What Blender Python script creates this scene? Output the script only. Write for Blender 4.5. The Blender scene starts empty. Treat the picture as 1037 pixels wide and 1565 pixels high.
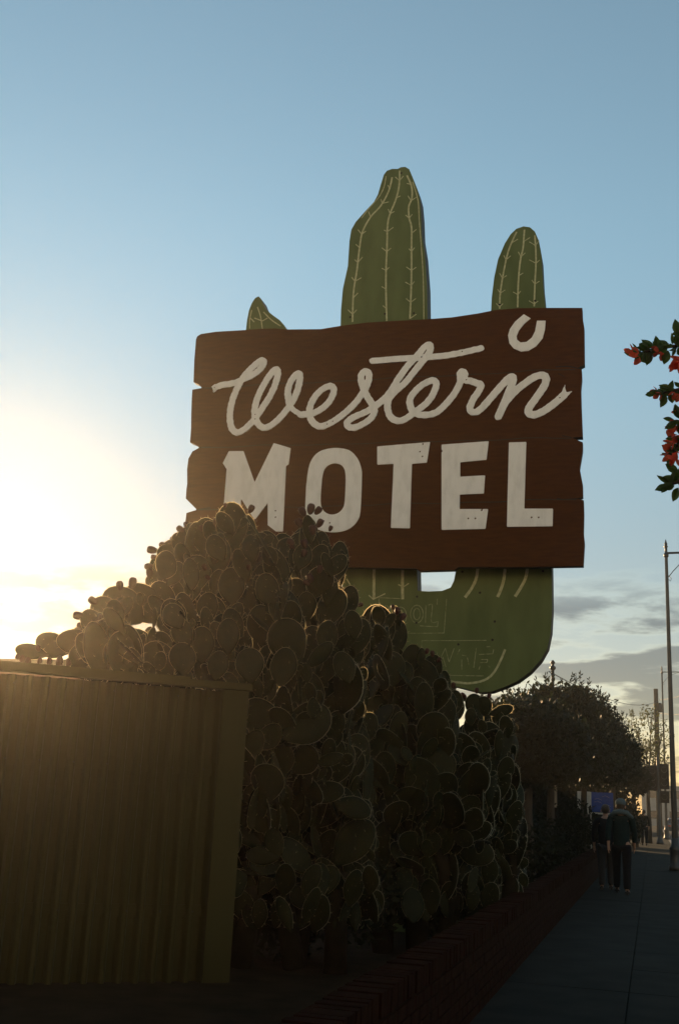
import bpy, bmesh, math, random
import numpy as np
from mathutils import Vector, Matrix
from mathutils.geometry import tessellate_polygon
R_ = math.radians
C = bpy.context.scene.collection
sc = bpy.context.scene

# ---------------------------------------------------------------- camera
W0, H0, FPX = 1037.0, 1565.0, 1652.0
PITCH, ROLL, EYE = R_(14.9), R_(2.8), 1.5
f0 = Vector((0, math.cos(PITCH), math.sin(PITCH)))
u0 = Vector((0, -math.sin(PITCH), math.cos(PITCH)))
r0 = Vector((1, 0, 0))
RR = (math.cos(ROLL) * r0 + math.sin(ROLL) * u0).normalized()
UU = (math.cos(ROLL) * u0 - math.sin(ROLL) * r0).normalized()
cam_d = bpy.data.cameras.new('camera'); cam = bpy.data.objects.new('camera', cam_d); C.objects.link(cam)
cam_d.sensor_fit = 'VERTICAL'; cam_d.sensor_height = 36.0; cam_d.lens = FPX / H0 * 36.0
cam_d.clip_start = 0.05; cam_d.clip_end = 3000
cam.matrix_world = Matrix(((RR.x, UU.x, -f0.x, 0), (RR.y, UU.y, -f0.y, 0), (RR.z, UU.z, -f0.z, EYE), (0, 0, 0, 1)))
sc.camera = cam
EYEV = Vector((0, 0, EYE))
def ray(px, py):
    return (f0 * FPX + RR * (px - W0 / 2) - UU * (py - H0 / 2)).normalized()
def at_depth(px, py, Y):
    d = ray(px, py); return EYEV + d * (Y / d.y)
def at_height(px, py, z):
    d = ray(px, py); return EYEV + d * ((z - EYE) / d.z)

# ---------------------------------------------------------------- sky, sun, exposure
sund = ray(-45, 862)
SUN_EL = math.asin(sund.z); SUN_AZ = math.atan2(sund.x, sund.y)
world = bpy.data.worlds.new('World'); sc.world = world; world.use_nodes = True
wn, wl = world.node_tree.nodes, world.node_tree.links
wn.clear()
wo = wn.new('ShaderNodeOutputWorld'); bg = wn.new('ShaderNodeBackground'); bg.inputs[1].default_value = 0.15
sky = wn.new('ShaderNodeTexSky'); sky.sky_type = 'NISHITA'; sky.sun_disc = False
sky.sun_elevation = SUN_EL; sky.sun_rotation = SUN_AZ
sky.altitude = 50; sky.air_density = 1.0; sky.dust_density = 0.04; sky.ozone_density = 2.0
def wnode(t, **k):
    n = wn.new(t)
    for a, b in k.items(): setattr(n, a, b)
    return n
def wmath(op, a, b=None, c=None):
    n = wn.new('ShaderNodeMath'); n.operation = op
    for i, v in enumerate((a, b, c)):
        if v is None: continue
        if isinstance(v, (int, float)): n.inputs[i].default_value = v
        else: wl.new(v, n.inputs[i])
    return n.outputs[0]
tc = wnode('ShaderNodeTexCoord'); sep = wnode('ShaderNodeSeparateXYZ'); wl.new(tc.outputs['Generated'], sep.inputs[0])
# clouds: a flat deck seen obliquely, low over the horizon
comb = wnode('ShaderNodeCombineXYZ')
den = wmath('ADD', sep.outputs[2], 0.16)
wl.new(wmath('DIVIDE', sep.outputs[0], den), comb.inputs[0]); wl.new(wmath('DIVIDE', sep.outputs[1], den), comb.inputs[1])
nz = wnode('ShaderNodeTexNoise'); nz.inputs['Scale'].default_value = 2.3; nz.inputs['Detail'].default_value = 9; nz.inputs['Roughness'].default_value = 0.56; nz.inputs['Distortion'].default_value = 0.25
mp = wnode('ShaderNodeMapping'); mp.inputs['Location'].default_value = (3.1, 0.7, 0); mp.inputs['Scale'].default_value = (1, 1.25, 1)
wl.new(comb.outputs[0], mp.inputs[0]); wl.new(mp.outputs[0], nz.inputs['Vector'])
def ss(v, a, b):
    n = wnode('ShaderNodeMapRange'); n.interpolation_type = 'SMOOTHSTEP'; wl.new(v, n.inputs[0]); n.inputs[1].default_value = a; n.inputs[2].default_value = b
    return n.outputs[0]
band = wmath('SUBTRACT', 1.0, ss(sep.outputs[2], 0.17, 0.235))
thick = wmath('ADD', nz.outputs[0], wmath('MULTIPLY', band, 0.16))
cmask = wmath('MULTIPLY', ss(thick, 0.575, 0.66), band)
core = wmath('MULTIPLY', ss(thick, 0.60, 0.72), band)
ccol = wnode('ShaderNodeMix'); ccol.data_type = 'RGBA'; wl.new(core, ccol.inputs[0])
ccol.inputs[6].default_value = (1.28, 1.22, 1.12, 1); ccol.inputs[7].default_value = (0.50, 0.50, 0.52, 1)
mulc = wnode('ShaderNodeMix'); mulc.data_type = 'RGBA'; mulc.blend_type = 'MULTIPLY'; mulc.inputs[0].default_value = 1
wl.new(sky.outputs[0], mulc.inputs[6]); wl.new(ccol.outputs[2], mulc.inputs[7])
mixs = wnode('ShaderNodeMix'); mixs.data_type = 'RGBA'; wl.new(cmask, mixs.inputs[0]); wl.new(sky.outputs[0], mixs.inputs[6]); wl.new(mulc.outputs[2], mixs.inputs[7])
veil = wnode('ShaderNodeMix'); veil.data_type = 'RGBA'; veil.blend_type = 'MULTIPLY'; veil.inputs[7].default_value = (0.62, 0.50, 0.52, 1)   # tint multiplied into the sky to dim it towards the horizon
wl.new(wmath('SUBTRACT', 1.0, ss(sep.outputs[2], 0.10, 0.52)), veil.inputs[0]); wl.new(mixs.outputs[2], veil.inputs[6])
tint = wnode('ShaderNodeMix'); tint.data_type = 'RGBA'; tint.blend_type = 'MULTIPLY'; tint.inputs[0].default_value = 1; tint.inputs[7].default_value = (1.04, 0.96, 0.74, 1)
wl.new(veil.outputs[2], tint.inputs[6]); wl.new(tint.outputs[2], bg.inputs[0]); wl.new(bg.outputs[0], wo.inputs[0])

sl = bpy.data.lights.new('sun', 'SUN'); sl.energy = 4.5; sl.angle = R_(0.5); sl.color = (1.0, 0.65, 0.32)
so = bpy.data.objects.new('sun', sl); C.objects.link(so)
so.rotation_euler = (-sund).to_track_quat('-Z', 'Y').to_euler(); so.location = (0, 0, 30)
sc.view_settings.view_transform = 'Standard'; sc.view_settings.look = 'None'
sc.view_settings.exposure = 0.64; sc.view_settings.gamma = 1
sc.cycles.use_denoising = True; sc.cycles.volume_bounces = 0; sc.cycles.max_bounces = 6

# ---------------------------------------------------------------- helpers
def mat(name, col, col2=None, scale=8.0, rough=0.7, metal=0.0, bump=0.0, stretch=(1, 1, 1), detail=5, lo=0.35, hi=0.65, spec=0.3, coords='Object'):
    m = bpy.data.materials.new(name); m.use_nodes = True
    nt = m.node_tree; b = nt.nodes['Principled BSDF']
    b.inputs['Base Color'].default_value = (*col, 1); b.inputs['Roughness'].default_value = rough; b.inputs['Metallic'].default_value = metal
    b.inputs['Specular IOR Level'].default_value = spec
    if col2 or bump:
        t = nt.nodes.new('ShaderNodeTexCoord'); mpn = nt.nodes.new('ShaderNodeMapping'); mpn.inputs['Scale'].default_value = stretch
        n = nt.nodes.new('ShaderNodeTexNoise'); n.inputs['Scale'].default_value = scale; n.inputs['Detail'].default_value = detail
        nt.links.new(t.outputs[coords], mpn.inputs[0]); nt.links.new(mpn.outputs[0], n.inputs['Vector'])
        if col2:
            r = nt.nodes.new('ShaderNodeValToRGB'); r.color_ramp.elements[0].position = lo; r.color_ramp.elements[1].position = hi
            r.color_ramp.elements[0].color = (*col, 1); r.color_ramp.elements[1].color = (*col2, 1)
            nt.links.new(n.outputs[0], r.inputs[0]); nt.links.new(r.outputs[0], b.inputs['Base Color'])
        if bump:
            bp = nt.nodes.new('ShaderNodeBump'); bp.inputs['Strength'].default_value = bump; bp.inputs['Distance'].default_value = 0.02
            nt.links.new(n.outputs[0], bp.inputs['Height']); nt.links.new(bp.outputs[0], b.inputs['Normal'])
    return m

class MB:
    """collects geometry for one mesh object"""
    def __init__(s): s.v = []; s.f = []; s.m = []; s.smooth = []
    def add(s, vs, fs, mi=0, sm=False):
        o = len(s.v); s.v += [tuple(v) for v in vs]
        for f in fs: s.f.append(tuple(i + o for i in f)); s.m.append(mi); s.smooth.append(sm)
    def box(s, c, d, mi=0, ax=None, bev=0.0):
        """box centre c, size d, axes ax (3 vectors)"""
        ax = ax or (Vector((1, 0, 0)), Vector((0, 1, 0)), Vector((0, 0, 1)))
        c = Vector(c); h = [d[0] / 2, d[1] / 2, d[2] / 2]
        if bev <= 0:
            vs = [c + ax[0] * (h[0] * i) + ax[1] * (h[1] * j) + ax[2] * (h[2] * k) for k in (-1, 1) for j in (-1, 1) for i in (-1, 1)]
            s.add(vs, [(0, 2, 3, 1), (4, 5, 7, 6), (0, 1, 5, 4), (2, 6, 7, 3), (0, 4, 6, 2), (1, 3, 7, 5)], mi)
        else:
            bm = bmesh.new(); bmesh.ops.create_cube(bm, size=1)
            for v in bm.verts: v.co = Vector((v.co.x * d[0], v.co.y * d[1], v.co.z * d[2]))
            bmesh.ops.bevel(bm, geom=bm.edges[:], offset=bev, segments=2, affect='EDGES')
            vs = [c + ax[0] * v.co.x + ax[1] * v.co.y + ax[2] * v.co.z for v in bm.verts]
            s.add(vs, [[l.vert.index for l in f.loops] for f in bm.faces], mi); bm.free()
    def tube(s, pts, rads, seg=8, mi=0, cap=True, sm=True):
        pts = [Vector(p) for p in pts]
        if isinstance(rads, (int, float)): rads = [rads] * len(pts)
        vs = []; n = len(pts); ref = None
        for i, p in enumerate(pts):
            t = (pts[min(i + 1, n - 1)] - pts[max(i - 1, 0)]).normalized()
            if ref is None: ref = t.orthogonal().normalized()
            ref = (ref - t * ref.dot(t)).normalized(); b = t.cross(ref)
            for k in range(seg):
                a = 2 * math.pi * k / seg
                vs.append(p + (ref * math.cos(a) + b * math.sin(a)) * rads[i])
        fs = [(i * seg + k, i * seg + (k + 1) % seg, (i + 1) * seg + (k + 1) % seg, (i + 1) * seg + k) for i in range(n - 1) for k in range(seg)]
        if cap: fs += [tuple(range(seg))[::-1], tuple(range((n - 1) * seg, n * seg))]
        s.add(vs, fs, mi, sm)
    def lathe(s, c, prof, seg=16, mi=0, sm=True):
        c = Vector(c); s.tube([c + Vector((0, 0, z)) for r, z in prof], [r for r, z in prof], seg, mi, True, sm)
    def ball(s, c, r, seg=10, mi=0):
        c = Vector(c); vs = []; fs = []; n = seg // 2 + 1
        if isinstance(r, (int, float)): r = (r, r, r)
        for i in range(n + 1):
            t = math.pi * i / n
            for k in range(seg):
                a = 2 * math.pi * k / seg
                vs.append(c + Vector((r[0] * math.sin(t) * math.cos(a), r[1] * math.sin(t) * math.sin(a), r[2] * math.cos(t))))
        fs = [(i * seg + k, (i + 1) * seg + k, (i + 1) * seg + (k + 1) % seg, i * seg + (k + 1) % seg) for i in range(n) for k in range(seg)]
        s.add(vs, fs, mi, True)
    def build(s, name, mats, parent=None, loc=None):
        me = bpy.data.meshes.new(name); me.from_pydata(s.v, [], s.f)
        if not isinstance(mats, (list, tuple)): mats = [mats]
        for m in mats: me.materials.append(m)
        me.polygons.foreach_set('material_index', s.m); me.polygons.foreach_set('use_smooth', s.smooth)
        me.update()
        o = bpy.data.objects.new(name, me); C.objects.link(o)
        if parent is not None:
            o.parent = parent; o.matrix_parent_inverse = Matrix.Identity(4)
        if loc is not None: o.location = loc
        return o
def tag(o, label=None, cat=None, group=None, kind=None):
    if label: o['label'] = label
    if cat: o['category'] = cat
    if group: o['group'] = group
    if kind: o['kind'] = kind
    return o
def empty(name, loc=(0, 0, 0), rz=0, label=None, cat=None, group=None):
    o = bpy.data.objects.new(name, None); C.objects.link(o); o.location = loc; o.rotation_euler = (0, 0, rz); o.empty_display_size = 0.2
    return tag(o, label, cat, group)
def copy_tree(o, parent=None):
    c = o.copy(); C.objects.link(c); c.parent = parent
    for ch in [x for x in o.children]: copy_tree(ch, c)
    return c
def rel(mb, origin):
    """shift collected world-space verts to a thing's local space"""
    ox, oy, oz = origin; mb.v = [(x - ox, y - oy, z - oz) for x, y, z in mb.v]; return mb

# street frame
TH = R_(16.3)
SD = Vector((math.sin(TH), math.cos(TH), 0)); SP = Vector((math.cos(TH), -math.sin(TH), 0)); ZZ = Vector((0, 0, 1))
def sq(p, q, z=0.0): return SP * p + SD * q + ZZ * z
AX = (SP, SD, ZZ)

# ---------------------------------------------------------------- materials
M = {}
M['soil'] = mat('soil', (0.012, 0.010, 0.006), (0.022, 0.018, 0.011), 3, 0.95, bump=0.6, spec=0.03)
M['asphalt'] = mat('asphalt', (0.035, 0.036, 0.038), (0.055, 0.055, 0.056), 20, 0.9, bump=0.3, spec=0.1)
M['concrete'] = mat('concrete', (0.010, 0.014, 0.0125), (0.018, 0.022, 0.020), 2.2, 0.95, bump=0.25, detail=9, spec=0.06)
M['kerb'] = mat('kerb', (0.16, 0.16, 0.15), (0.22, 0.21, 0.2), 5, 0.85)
M['paint'] = mat('paint', (0.6, 0.6, 0.56), (0.4, 0.4, 0.38), 12, 0.7)
M['board'] = mat('board_brown', (0.052, 0.0145, 0.0012), (0.072, 0.022, 0.002), 5, 0.8, bump=0.12, stretch=(1, 1, 7), detail=8, spec=0.2)
M['white'] = mat('sign_white', (0.78, 0.82, 0.80), (0.88, 0.92, 0.90), 9, 0.6, bump=0.08, lo=0.3, hi=0.55, spec=0.25, detail=12, stretch=(1.4, 1.4, 0.5))
M['green'] = mat('sign_green', (0.072, 0.108, 0.034), (0.108, 0.150, 0.054), 2.6, 0.65, bump=0.1, detail=11, spec=0.25, stretch=(1.3, 1.3, 0.45), lo=0.3, hi=0.62)
M['line'] = mat('painted_line', (0.50, 0.53, 0.32), (0.34, 0.37, 0.20), 30, 0.7)
M['faint'] = mat('faded_line', (0.34, 0.38, 0.22), (0.13, 0.16, 0.06), 22, 0.7, lo=0.35, hi=0.7)
M['edge'] = mat('sign_edge', (0.018, 0.02, 0.014), (0.03, 0.03, 0.02), 9, 0.6)
M['hole'] = mat('bolt_dark', (0.006, 0.006, 0.006), None, rough=0.6)
M['tan'] = mat('painted_tan_metal', (0.040, 0.037, 0.010), (0.052, 0.048, 0.014), 1.3, 0.7, metal=0.0, bump=0.02, stretch=(1, 1, 1), detail=9, spec=0.12, lo=0.25, hi=0.75)
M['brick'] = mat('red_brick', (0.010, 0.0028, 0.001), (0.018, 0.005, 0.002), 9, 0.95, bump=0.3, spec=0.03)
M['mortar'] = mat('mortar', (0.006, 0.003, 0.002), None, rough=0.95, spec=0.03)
M['pole'] = mat('dark_pole_paint', (0.02, 0.022, 0.02), (0.035, 0.036, 0.032), 6, 0.4, bump=0.05, spec=0.5)
M['glass'] = mat('lamp_glass', (0.5, 0.5, 0.45), None, rough=0.2)
M['bark'] = mat('bark', (0.04, 0.03, 0.02), (0.07, 0.055, 0.04), 14, 0.95, bump=0.8, stretch=(1, 1, 0.25))
M['leaf'] = mat('leaf_green', (0.028, 0.042, 0.014), (0.05, 0.065, 0.022), 1.7, 0.6)
M['leaf2'] = mat('leaf_olive', (0.05, 0.058, 0.024), (0.075, 0.08, 0.034), 2.5, 0.6)
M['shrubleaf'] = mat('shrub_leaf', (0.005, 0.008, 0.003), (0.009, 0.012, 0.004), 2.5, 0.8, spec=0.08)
M['wire'] = mat('black_cable', (0.01, 0.01, 0.01), None, rough=0.5)
M['skin'] = mat('skin', (0.30, 0.17, 0.11), (0.33, 0.19, 0.125), 6, 0.55)
M['hair'] = mat('dark_hair', (0.02, 0.013, 0.009), (0.04, 0.026, 0.018), 40, 0.6)
M['teal'] = mat('teal_fabric', (0.006, 0.016, 0.017), (0.011, 0.024, 0.025), 25, 0.9, spec=0.04)
M['dark'] = mat('dark_fabric', (0.006, 0.007, 0.009), (0.011, 0.011, 0.013), 25, 0.9, spec=0.04)
M['paleblue'] = mat('pale_blue_cap_and_rim', (0.07, 0.11, 0.12), (0.09, 0.13, 0.14), 30, 0.85, spec=0.05)
M['grey'] = mat('grey_fabric', (0.025, 0.026, 0.028), (0.035, 0.035, 0.036), 30, 0.85, spec=0.04)
M['shoe'] = mat('shoe', (0.02, 0.02, 0.02), None, rough=0.6)
M['blue'] = mat('blue_panel', (0.006, 0.045, 0.20), (0.01, 0.06, 0.26), 6, 0.5)
M['beige'] = mat('beige_panel', (0.42, 0.38, 0.30), (0.5, 0.46, 0.38), 6, 0.7)
M['stucco'] = mat('pale_stucco', (0.30, 0.29, 0.26), (0.38, 0.36, 0.32), 2, 0.9)
M['bounce_wall'] = mat('bounce_cream', (0.76, 0.75, 0.70), (0.82, 0.81, 0.77), 2, 0.9)  # pale surface of the added building that bounces sun onto the sign
M['darkglass'] = mat('window_glass', (0.02, 0.025, 0.03), None, rough=0.12, spec=0.6)
M['black'] = mat('signal_black', (0.012, 0.012, 0.012), None, rough=0.5)
M['flower'] = None

def translucent_mat(name, col, col2, tr, scale=6, fac=0.45):
    m = mat(name, col, col2, scale, 0.55)
    nt = m.node_tree; b = nt.nodes['Principled BSDF']; out = nt.nodes['Material Output']
    t = nt.nodes.new('ShaderNodeBsdfTranslucent'); mx = nt.nodes.new('ShaderNodeMixShader'); mx.inputs[0].default_value = fac
    t.inputs[0].default_value = (*tr, 1)
    nt.links.new(b.outputs[0], mx.inputs[1]); nt.links.new(t.outputs[0], mx.inputs[2]); nt.links.new(mx.outputs[0], out.inputs[0])
    return m
M['flower'] = translucent_mat('red_bract', (0.55, 0.05, 0.03), (0.72, 0.11, 0.04), (0.95, 0.14, 0.06), 14, 0.5)
M['bleaf'] = translucent_mat('vine_leaf', (0.03, 0.055, 0.012), (0.055, 0.085, 0.02), (0.14, 0.22, 0.03))
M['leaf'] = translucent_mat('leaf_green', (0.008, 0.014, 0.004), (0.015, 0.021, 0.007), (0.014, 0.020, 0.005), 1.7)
M['leaf2'] = translucent_mat('leaf_olive', (0.05, 0.058, 0.024), (0.07, 0.075, 0.03), (0.12, 0.13, 0.04), 2.5)

def pad_material():
    m = bpy.data.materials.new('cactus_pad'); m.use_nodes = True; nt = m.node_tree; b = nt.nodes['Principled BSDF']
    t = nt.nodes.new('ShaderNodeTexCoord'); v = nt.nodes.new('ShaderNodeTexVoronoi'); v.inputs['Scale'].default_value = 26
    nt.links.new(t.outputs['Object'], v.inputs['Vector'])
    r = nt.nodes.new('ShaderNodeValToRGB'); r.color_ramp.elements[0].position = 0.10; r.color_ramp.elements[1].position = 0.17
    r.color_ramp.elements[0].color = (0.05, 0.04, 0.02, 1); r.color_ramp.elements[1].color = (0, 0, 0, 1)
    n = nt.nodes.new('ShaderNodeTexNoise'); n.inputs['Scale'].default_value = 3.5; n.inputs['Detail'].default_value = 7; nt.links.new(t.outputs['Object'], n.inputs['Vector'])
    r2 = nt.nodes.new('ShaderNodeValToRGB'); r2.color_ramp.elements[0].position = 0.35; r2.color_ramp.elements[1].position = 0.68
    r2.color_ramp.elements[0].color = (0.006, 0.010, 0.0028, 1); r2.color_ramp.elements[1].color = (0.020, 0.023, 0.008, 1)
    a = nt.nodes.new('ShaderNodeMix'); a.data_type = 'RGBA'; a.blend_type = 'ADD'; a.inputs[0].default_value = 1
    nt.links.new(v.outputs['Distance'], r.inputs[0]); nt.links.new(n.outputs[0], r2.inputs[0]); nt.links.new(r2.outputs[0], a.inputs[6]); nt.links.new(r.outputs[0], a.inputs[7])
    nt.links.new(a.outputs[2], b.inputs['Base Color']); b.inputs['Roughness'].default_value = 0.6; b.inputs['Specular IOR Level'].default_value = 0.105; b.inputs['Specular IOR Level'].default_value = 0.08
    bp = nt.nodes.new('ShaderNodeBump'); bp.inputs['Strength'].default_value = 0.5; bp.inputs['Distance'].default_value = 0.02
    nt.links.new(n.outputs[0], bp.inputs['Height']); nt.links.new(bp.outputs[0], b.inputs['Normal'])
    return m
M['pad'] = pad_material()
M['spine'] = translucent_mat('cactus_spine', (0.035, 0.028, 0.014), (0.05, 0.04, 0.02), (0.95, 0.82, 0.55), 6, 0.7)
M['fruit'] = mat('cactus_fruit', (0.035, 0.010, 0.006), (0.065, 0.014, 0.010), 9, 0.45)
M['stem'] = mat('cactus_stem', (0.010, 0.009, 0.005), (0.018, 0.015, 0.009), 9, 0.95, bump=0.7, spec=0.05)

# ---------------------------------------------------------------- the ground
def slab(name, p0, p1, q0, q1, zt, zb, m):
    b = MB(); b.box(sq((p0 + p1) / 2, (q0 + q1) / 2, (zt + zb) / 2), (p1 - p0, q1 - q0, zt - zb), 0, AX)
    o = b.build(name, m); o['kind'] = 'structure'; return o
g = MB(); g.add([(-900, -300, -0.16), (900, -300, -0.16), (900, 1500, -0.16), (-900, 1500, -0.16)], [(0, 1, 2, 3)])
tag(g.build('ground', M['soil']), kind='structure')
slab('garden_soil', -60, -1.42, -12, 260, 0.0, -0.3, M['soil'])
# pavement as separate poured bays with tooled joints
b = MB(); rnd = random.Random(3); q = -9.0
while q < 200:
    L = 1.5 if q < 60 else 6.0
    for (pa, pb) in ((-1.40, -0.24), (-0.23, 0.94)):
        b.box(sq((pa + pb) / 2, q + L / 2, -0.05 + rnd.uniform(-.0015, .0015)), (pb - pa, L - 0.007, 0.1), 0, AX)
    q += L
b.box(sq(-0.23, 95, -0.08), (2.36, 208, 0.1), 0, AX)
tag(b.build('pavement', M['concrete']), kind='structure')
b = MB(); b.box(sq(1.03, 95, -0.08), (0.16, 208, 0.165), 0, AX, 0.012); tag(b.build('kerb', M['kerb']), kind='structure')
slab('road', 1.11, 13, -12, 260, -0.13, -0.3, M['asphalt'])
b = MB()
for q in range(0, 200, 9): b.box(sq(4.6, q, -0.124), (0.12, 3.0, 0.004), 0, AX)
tag(b.build('road_markings', M['paint']), kind='structure')

# ---------------------------------------------------------------- low brick wall
ww = empty('brick_wall', sq(-1.40, 20, 0), -TH, 'low red brick wall with a row of upright capping bricks beside the pavement', 'wall')
b = MB(); rnd = random.Random(5)
WT = 0.60
b.box((0, 0, 0.24), (0.19, 38, 0.48), 1)
for row in range(6):
    z = 0.04 + row * 0.078; q = -19 + (0.115 if row % 2 else 0)
    while q < 19:
        for s_ in (-1, 1):
            b.box((s_ * 0.098, q + 0.11, z), (0.02 + rnd.uniform(0, .004), 0.215, 0.066), 0)
        q += 0.23
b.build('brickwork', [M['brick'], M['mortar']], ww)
b = MB(); q = -19
while q < 19:
    b.box((rnd.uniform(-.006, .006), q + 0.035, 0.54 + rnd.uniform(-.007, .007)), (0.225, 0.064, 0.118), 0, None)
    q += 0.078
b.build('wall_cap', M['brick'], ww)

# ---------------------------------------------------------------- the sign
SW, SDIST = None, 14.0
S0 = at_depth(590, 690, SDIST); S0 = Vector((S0.x, S0.y, 0))
def P(px, py, w):
    """photograph point -> (s, z) on the sign's own plane, w metres in front of it"""
    d = ray(px, py); o = S0 - SD * w
    t = (o - EYEV).dot(SD) / d.dot(SD); X = EYEV + d * t
    return ((X - S0).dot(SP), X.z)
def sgn(pts, ox, oy, k, w): return [P(ox + x / k, oy + y / k, w) for x, y in pts]
def crom(pts, n=5):
    out = []; P_ = [pts[0]] + list(pts) + [pts[-1]]
    for i in range(1, len(P_) - 2):
        p0, p1, p2, p3 = [np.array(P_[j]) for j in (i - 1, i, i + 1, i + 2)]
        for k in range(n):
            t = k / n
            out.append(tuple(0.5 * ((2 * p1) + (-p0 + p2) * t + (2 * p0 - 5 * p1 + 4 * p2 - p3) * t * t + (-p0 + 3 * p1 - 3 * p2 + p3) * t ** 3)))
    out.append(tuple(pts[-1])); return out
def seg_dist(X, Z, pts, closed=False):
    d = np.full(X.shape, 1e9); n = len(pts)
    for i in range(n if closed else n - 1):
        ax, az = pts[i]; bx, bz = pts[(i + 1) % n]; dx, dz = bx - ax, bz - az; L = dx * dx + dz * dz + 1e-12
        t = np.clip(((X - ax) * dx + (Z - az) * dz) / L, 0, 1)
        d = np.minimum(d, np.hypot(X - ax - t * dx, Z - az - t * dz))
    return d
def poly_sdf(X, Z, pts):
    ins = np.zeros(X.shape, bool); n = len(pts)
    for i in range(n):
        ax, az = pts[i]; bx, bz = pts[(i + 1) % n]
        if abs(bz - az) < 1e-9: continue
        c = ((az > Z) != (bz > Z)) & (X < (bx - ax) * (Z - az) / (bz - az) + ax); ins ^= c
    d = seg_dist(X, Z, pts, True); return np.where(ins, -d, d)
def field_mesh(mb, fn, lo, hi, cell, w0, w1, mi=0, mi_side=0):
    """marching-squares sheet of fn<0, front at w1, sides back to w0 (towards -w)"""
    nx = int((hi[0] - lo[0]) / cell) + 2; nz = int((hi[1] - lo[1]) / cell) + 2
    xs = lo[0] + cell * np.arange(nx); zs = lo[1] + cell * np.arange(nz)
    X, Z = np.meshgrid(xs, zs, indexing='ij'); D = fn(X, Z)
    D = np.where(np.abs(D) < 1e-5, 1e-5, D)
    vid = {}; vs = []; fs = []; edges = []
    def vtx(key):
        if key in vid: return vid[key]
        if key[0] == 0: p = (xs[key[1]], zs[key[2]])
        else:
            (i, j), (k, l) = (key[1], key[2]), (key[3], key[4]); a, b_ = D[i, j], D[k, l]; t = a / (a - b_)
            p = (xs[i] + t * (xs[k] - xs[i]), zs[j] + t * (zs[l] - zs[j]))
        vid[key] = len(vs); vs.append(p); return vid[key]
    I = D < 0
    for i in range(nx - 1):
        if not I[i:i + 2].any(): continue
        for j in range(nz - 1):
            q = ((i, j), (i + 1, j), (i + 1, j + 1), (i, j + 1)); s = [I[a] for a in q]
            if not any(s): continue
            if all(s): fs.append(tuple(vtx((0,) + a) for a in q)); continue
            ring = []
            for k in range(4):
                a, b_ = q[k], q[(k + 1) % 4]
                if I[a]: ring.append((vtx((0,) + a), 0))
                if I[a] != I[b_]:
                    lo_, hi_ = (a, b_) if a < b_ else (b_, a)
                    ring.append((vtx((1,) + lo_ + hi_), 1))
            if len(ring) >= 3:
                fs.append(tuple(r[0] for r in ring))
                for k in range(len(ring)):
                    a, b_ = ring[k], ring[(k + 1) % len(ring)]
                    if a[1] and b_[1]: edges.append((a[0], b_[0]))
    V = [SP * x - SD * w1 + ZZ * z for x, z in vs]; mb.add(V, fs, mi)
    V2 = []; F2 = []
    for a, b_ in edges:
        k = len(V2)
        for (x, z), w in ((vs[a], w1), (vs[a], w0), (vs[b_], w0), (vs[b_], w1)): V2.append(SP * x - SD * w + ZZ * z)
        F2.append((k, k + 1, k + 2, k + 3))
    mb.add(V2, F2, mi_side)
def prism(mb, pts, w0, w1, mi=0, mi_side=0):
    n = len(pts)
    fr = [SP * x - SD * w1 + ZZ * z for x, z in pts]; bk = [SP * x - SD * w0 + ZZ * z for x, z in pts]
    tri = [list(t) for t in tessellate_polygon([[Vector((x, z, 0)) for x, z in pts]])]
    mb.add(fr, tri, mi); mb.add(bk, [t[::-1] for t in tri], mi_side)
    mb.add(fr + bk, [(i, (i + 1) % n, n + (i + 1) % n, n + i) for i in range(n)], mi_side)
RIB = [0]
def ribbon(mb, pts, hw, w, mi):
    RIB[0] += 1; w = w + (RIB[0] % 23) * 0.00022
    n = len(pts); L = []; R = []
    for i in range(n):
        a = np.array(pts[max(i - 1, 0)]); c = np.array(pts[min(i + 1, n - 1)]); t = c - a; t = t / (np.hypot(*t) + 1e-9); nn = np.array((-t[1], t[0]))
        L.append(np.array(pts[i]) + nn * hw); R.append(np.array(pts[i]) - nn * hw)
    V = [SP * p[0] - SD * w + ZZ * p[1] for p in L + R]
    mb.add(V, [(i, i + 1, n + i + 1, n + i) for i in range(n - 1)], mi)

sign = empty('motel_sign', S0, 0, 'motel sign of brown planks with white lettering in front of a green cactus cutout', 'sign')
WB1, WB0, WC = 0.24, 0.13, 0.0
# board
top = [(299.5, 519), (301.5, 514), (307, 510.5), (330, 507), (373, 504.5), (400, 502.5), (420, 502), (440, 503.5), (490, 503), (520, 498), (560, 493), (600, 490.5), (650, 488), (690, 485), (730, 479), (755, 474), (790, 471), (830, 470.5), (889, 470.5)]
right = [(889.6, 486), (892, 500), (892.6, 557), (881, 563), (888, 564.5), (888.6, 578), (887, 594), (887.6, 620), (889.6, 668), (873, 668.8), (889.6, 676), (889.6, 688), (885, 715.6), (889.6, 740), (890, 759), (881, 762), (891, 764.5), (891.6, 785), (891, 815), (892.6, 830), (890.5, 865)]
bottom = [(800, 866.5), (700, 866.5), (694.5, 871), (640, 872.5), (636, 868.6), (535, 867), (430, 868), (300, 872)]
left = [(284, 868), (282, 830), (283, 800), (285, 784), (301, 779), (284, 762), (285, 748), (286.2, 739), (286, 717), (288, 701), (294, 690), (304.7, 684), (298, 679), (290.4, 676), (292, 655), (292.3, 634), (293, 610), (294, 595.5), (309, 593), (303, 587), (295.7, 584), (297, 550)]
outline = [P(x, y, WB1) for x, y in top + right + bottom + left]
b = MB(); prism(b, outline, WB0, WB1, 0, 1)
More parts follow.
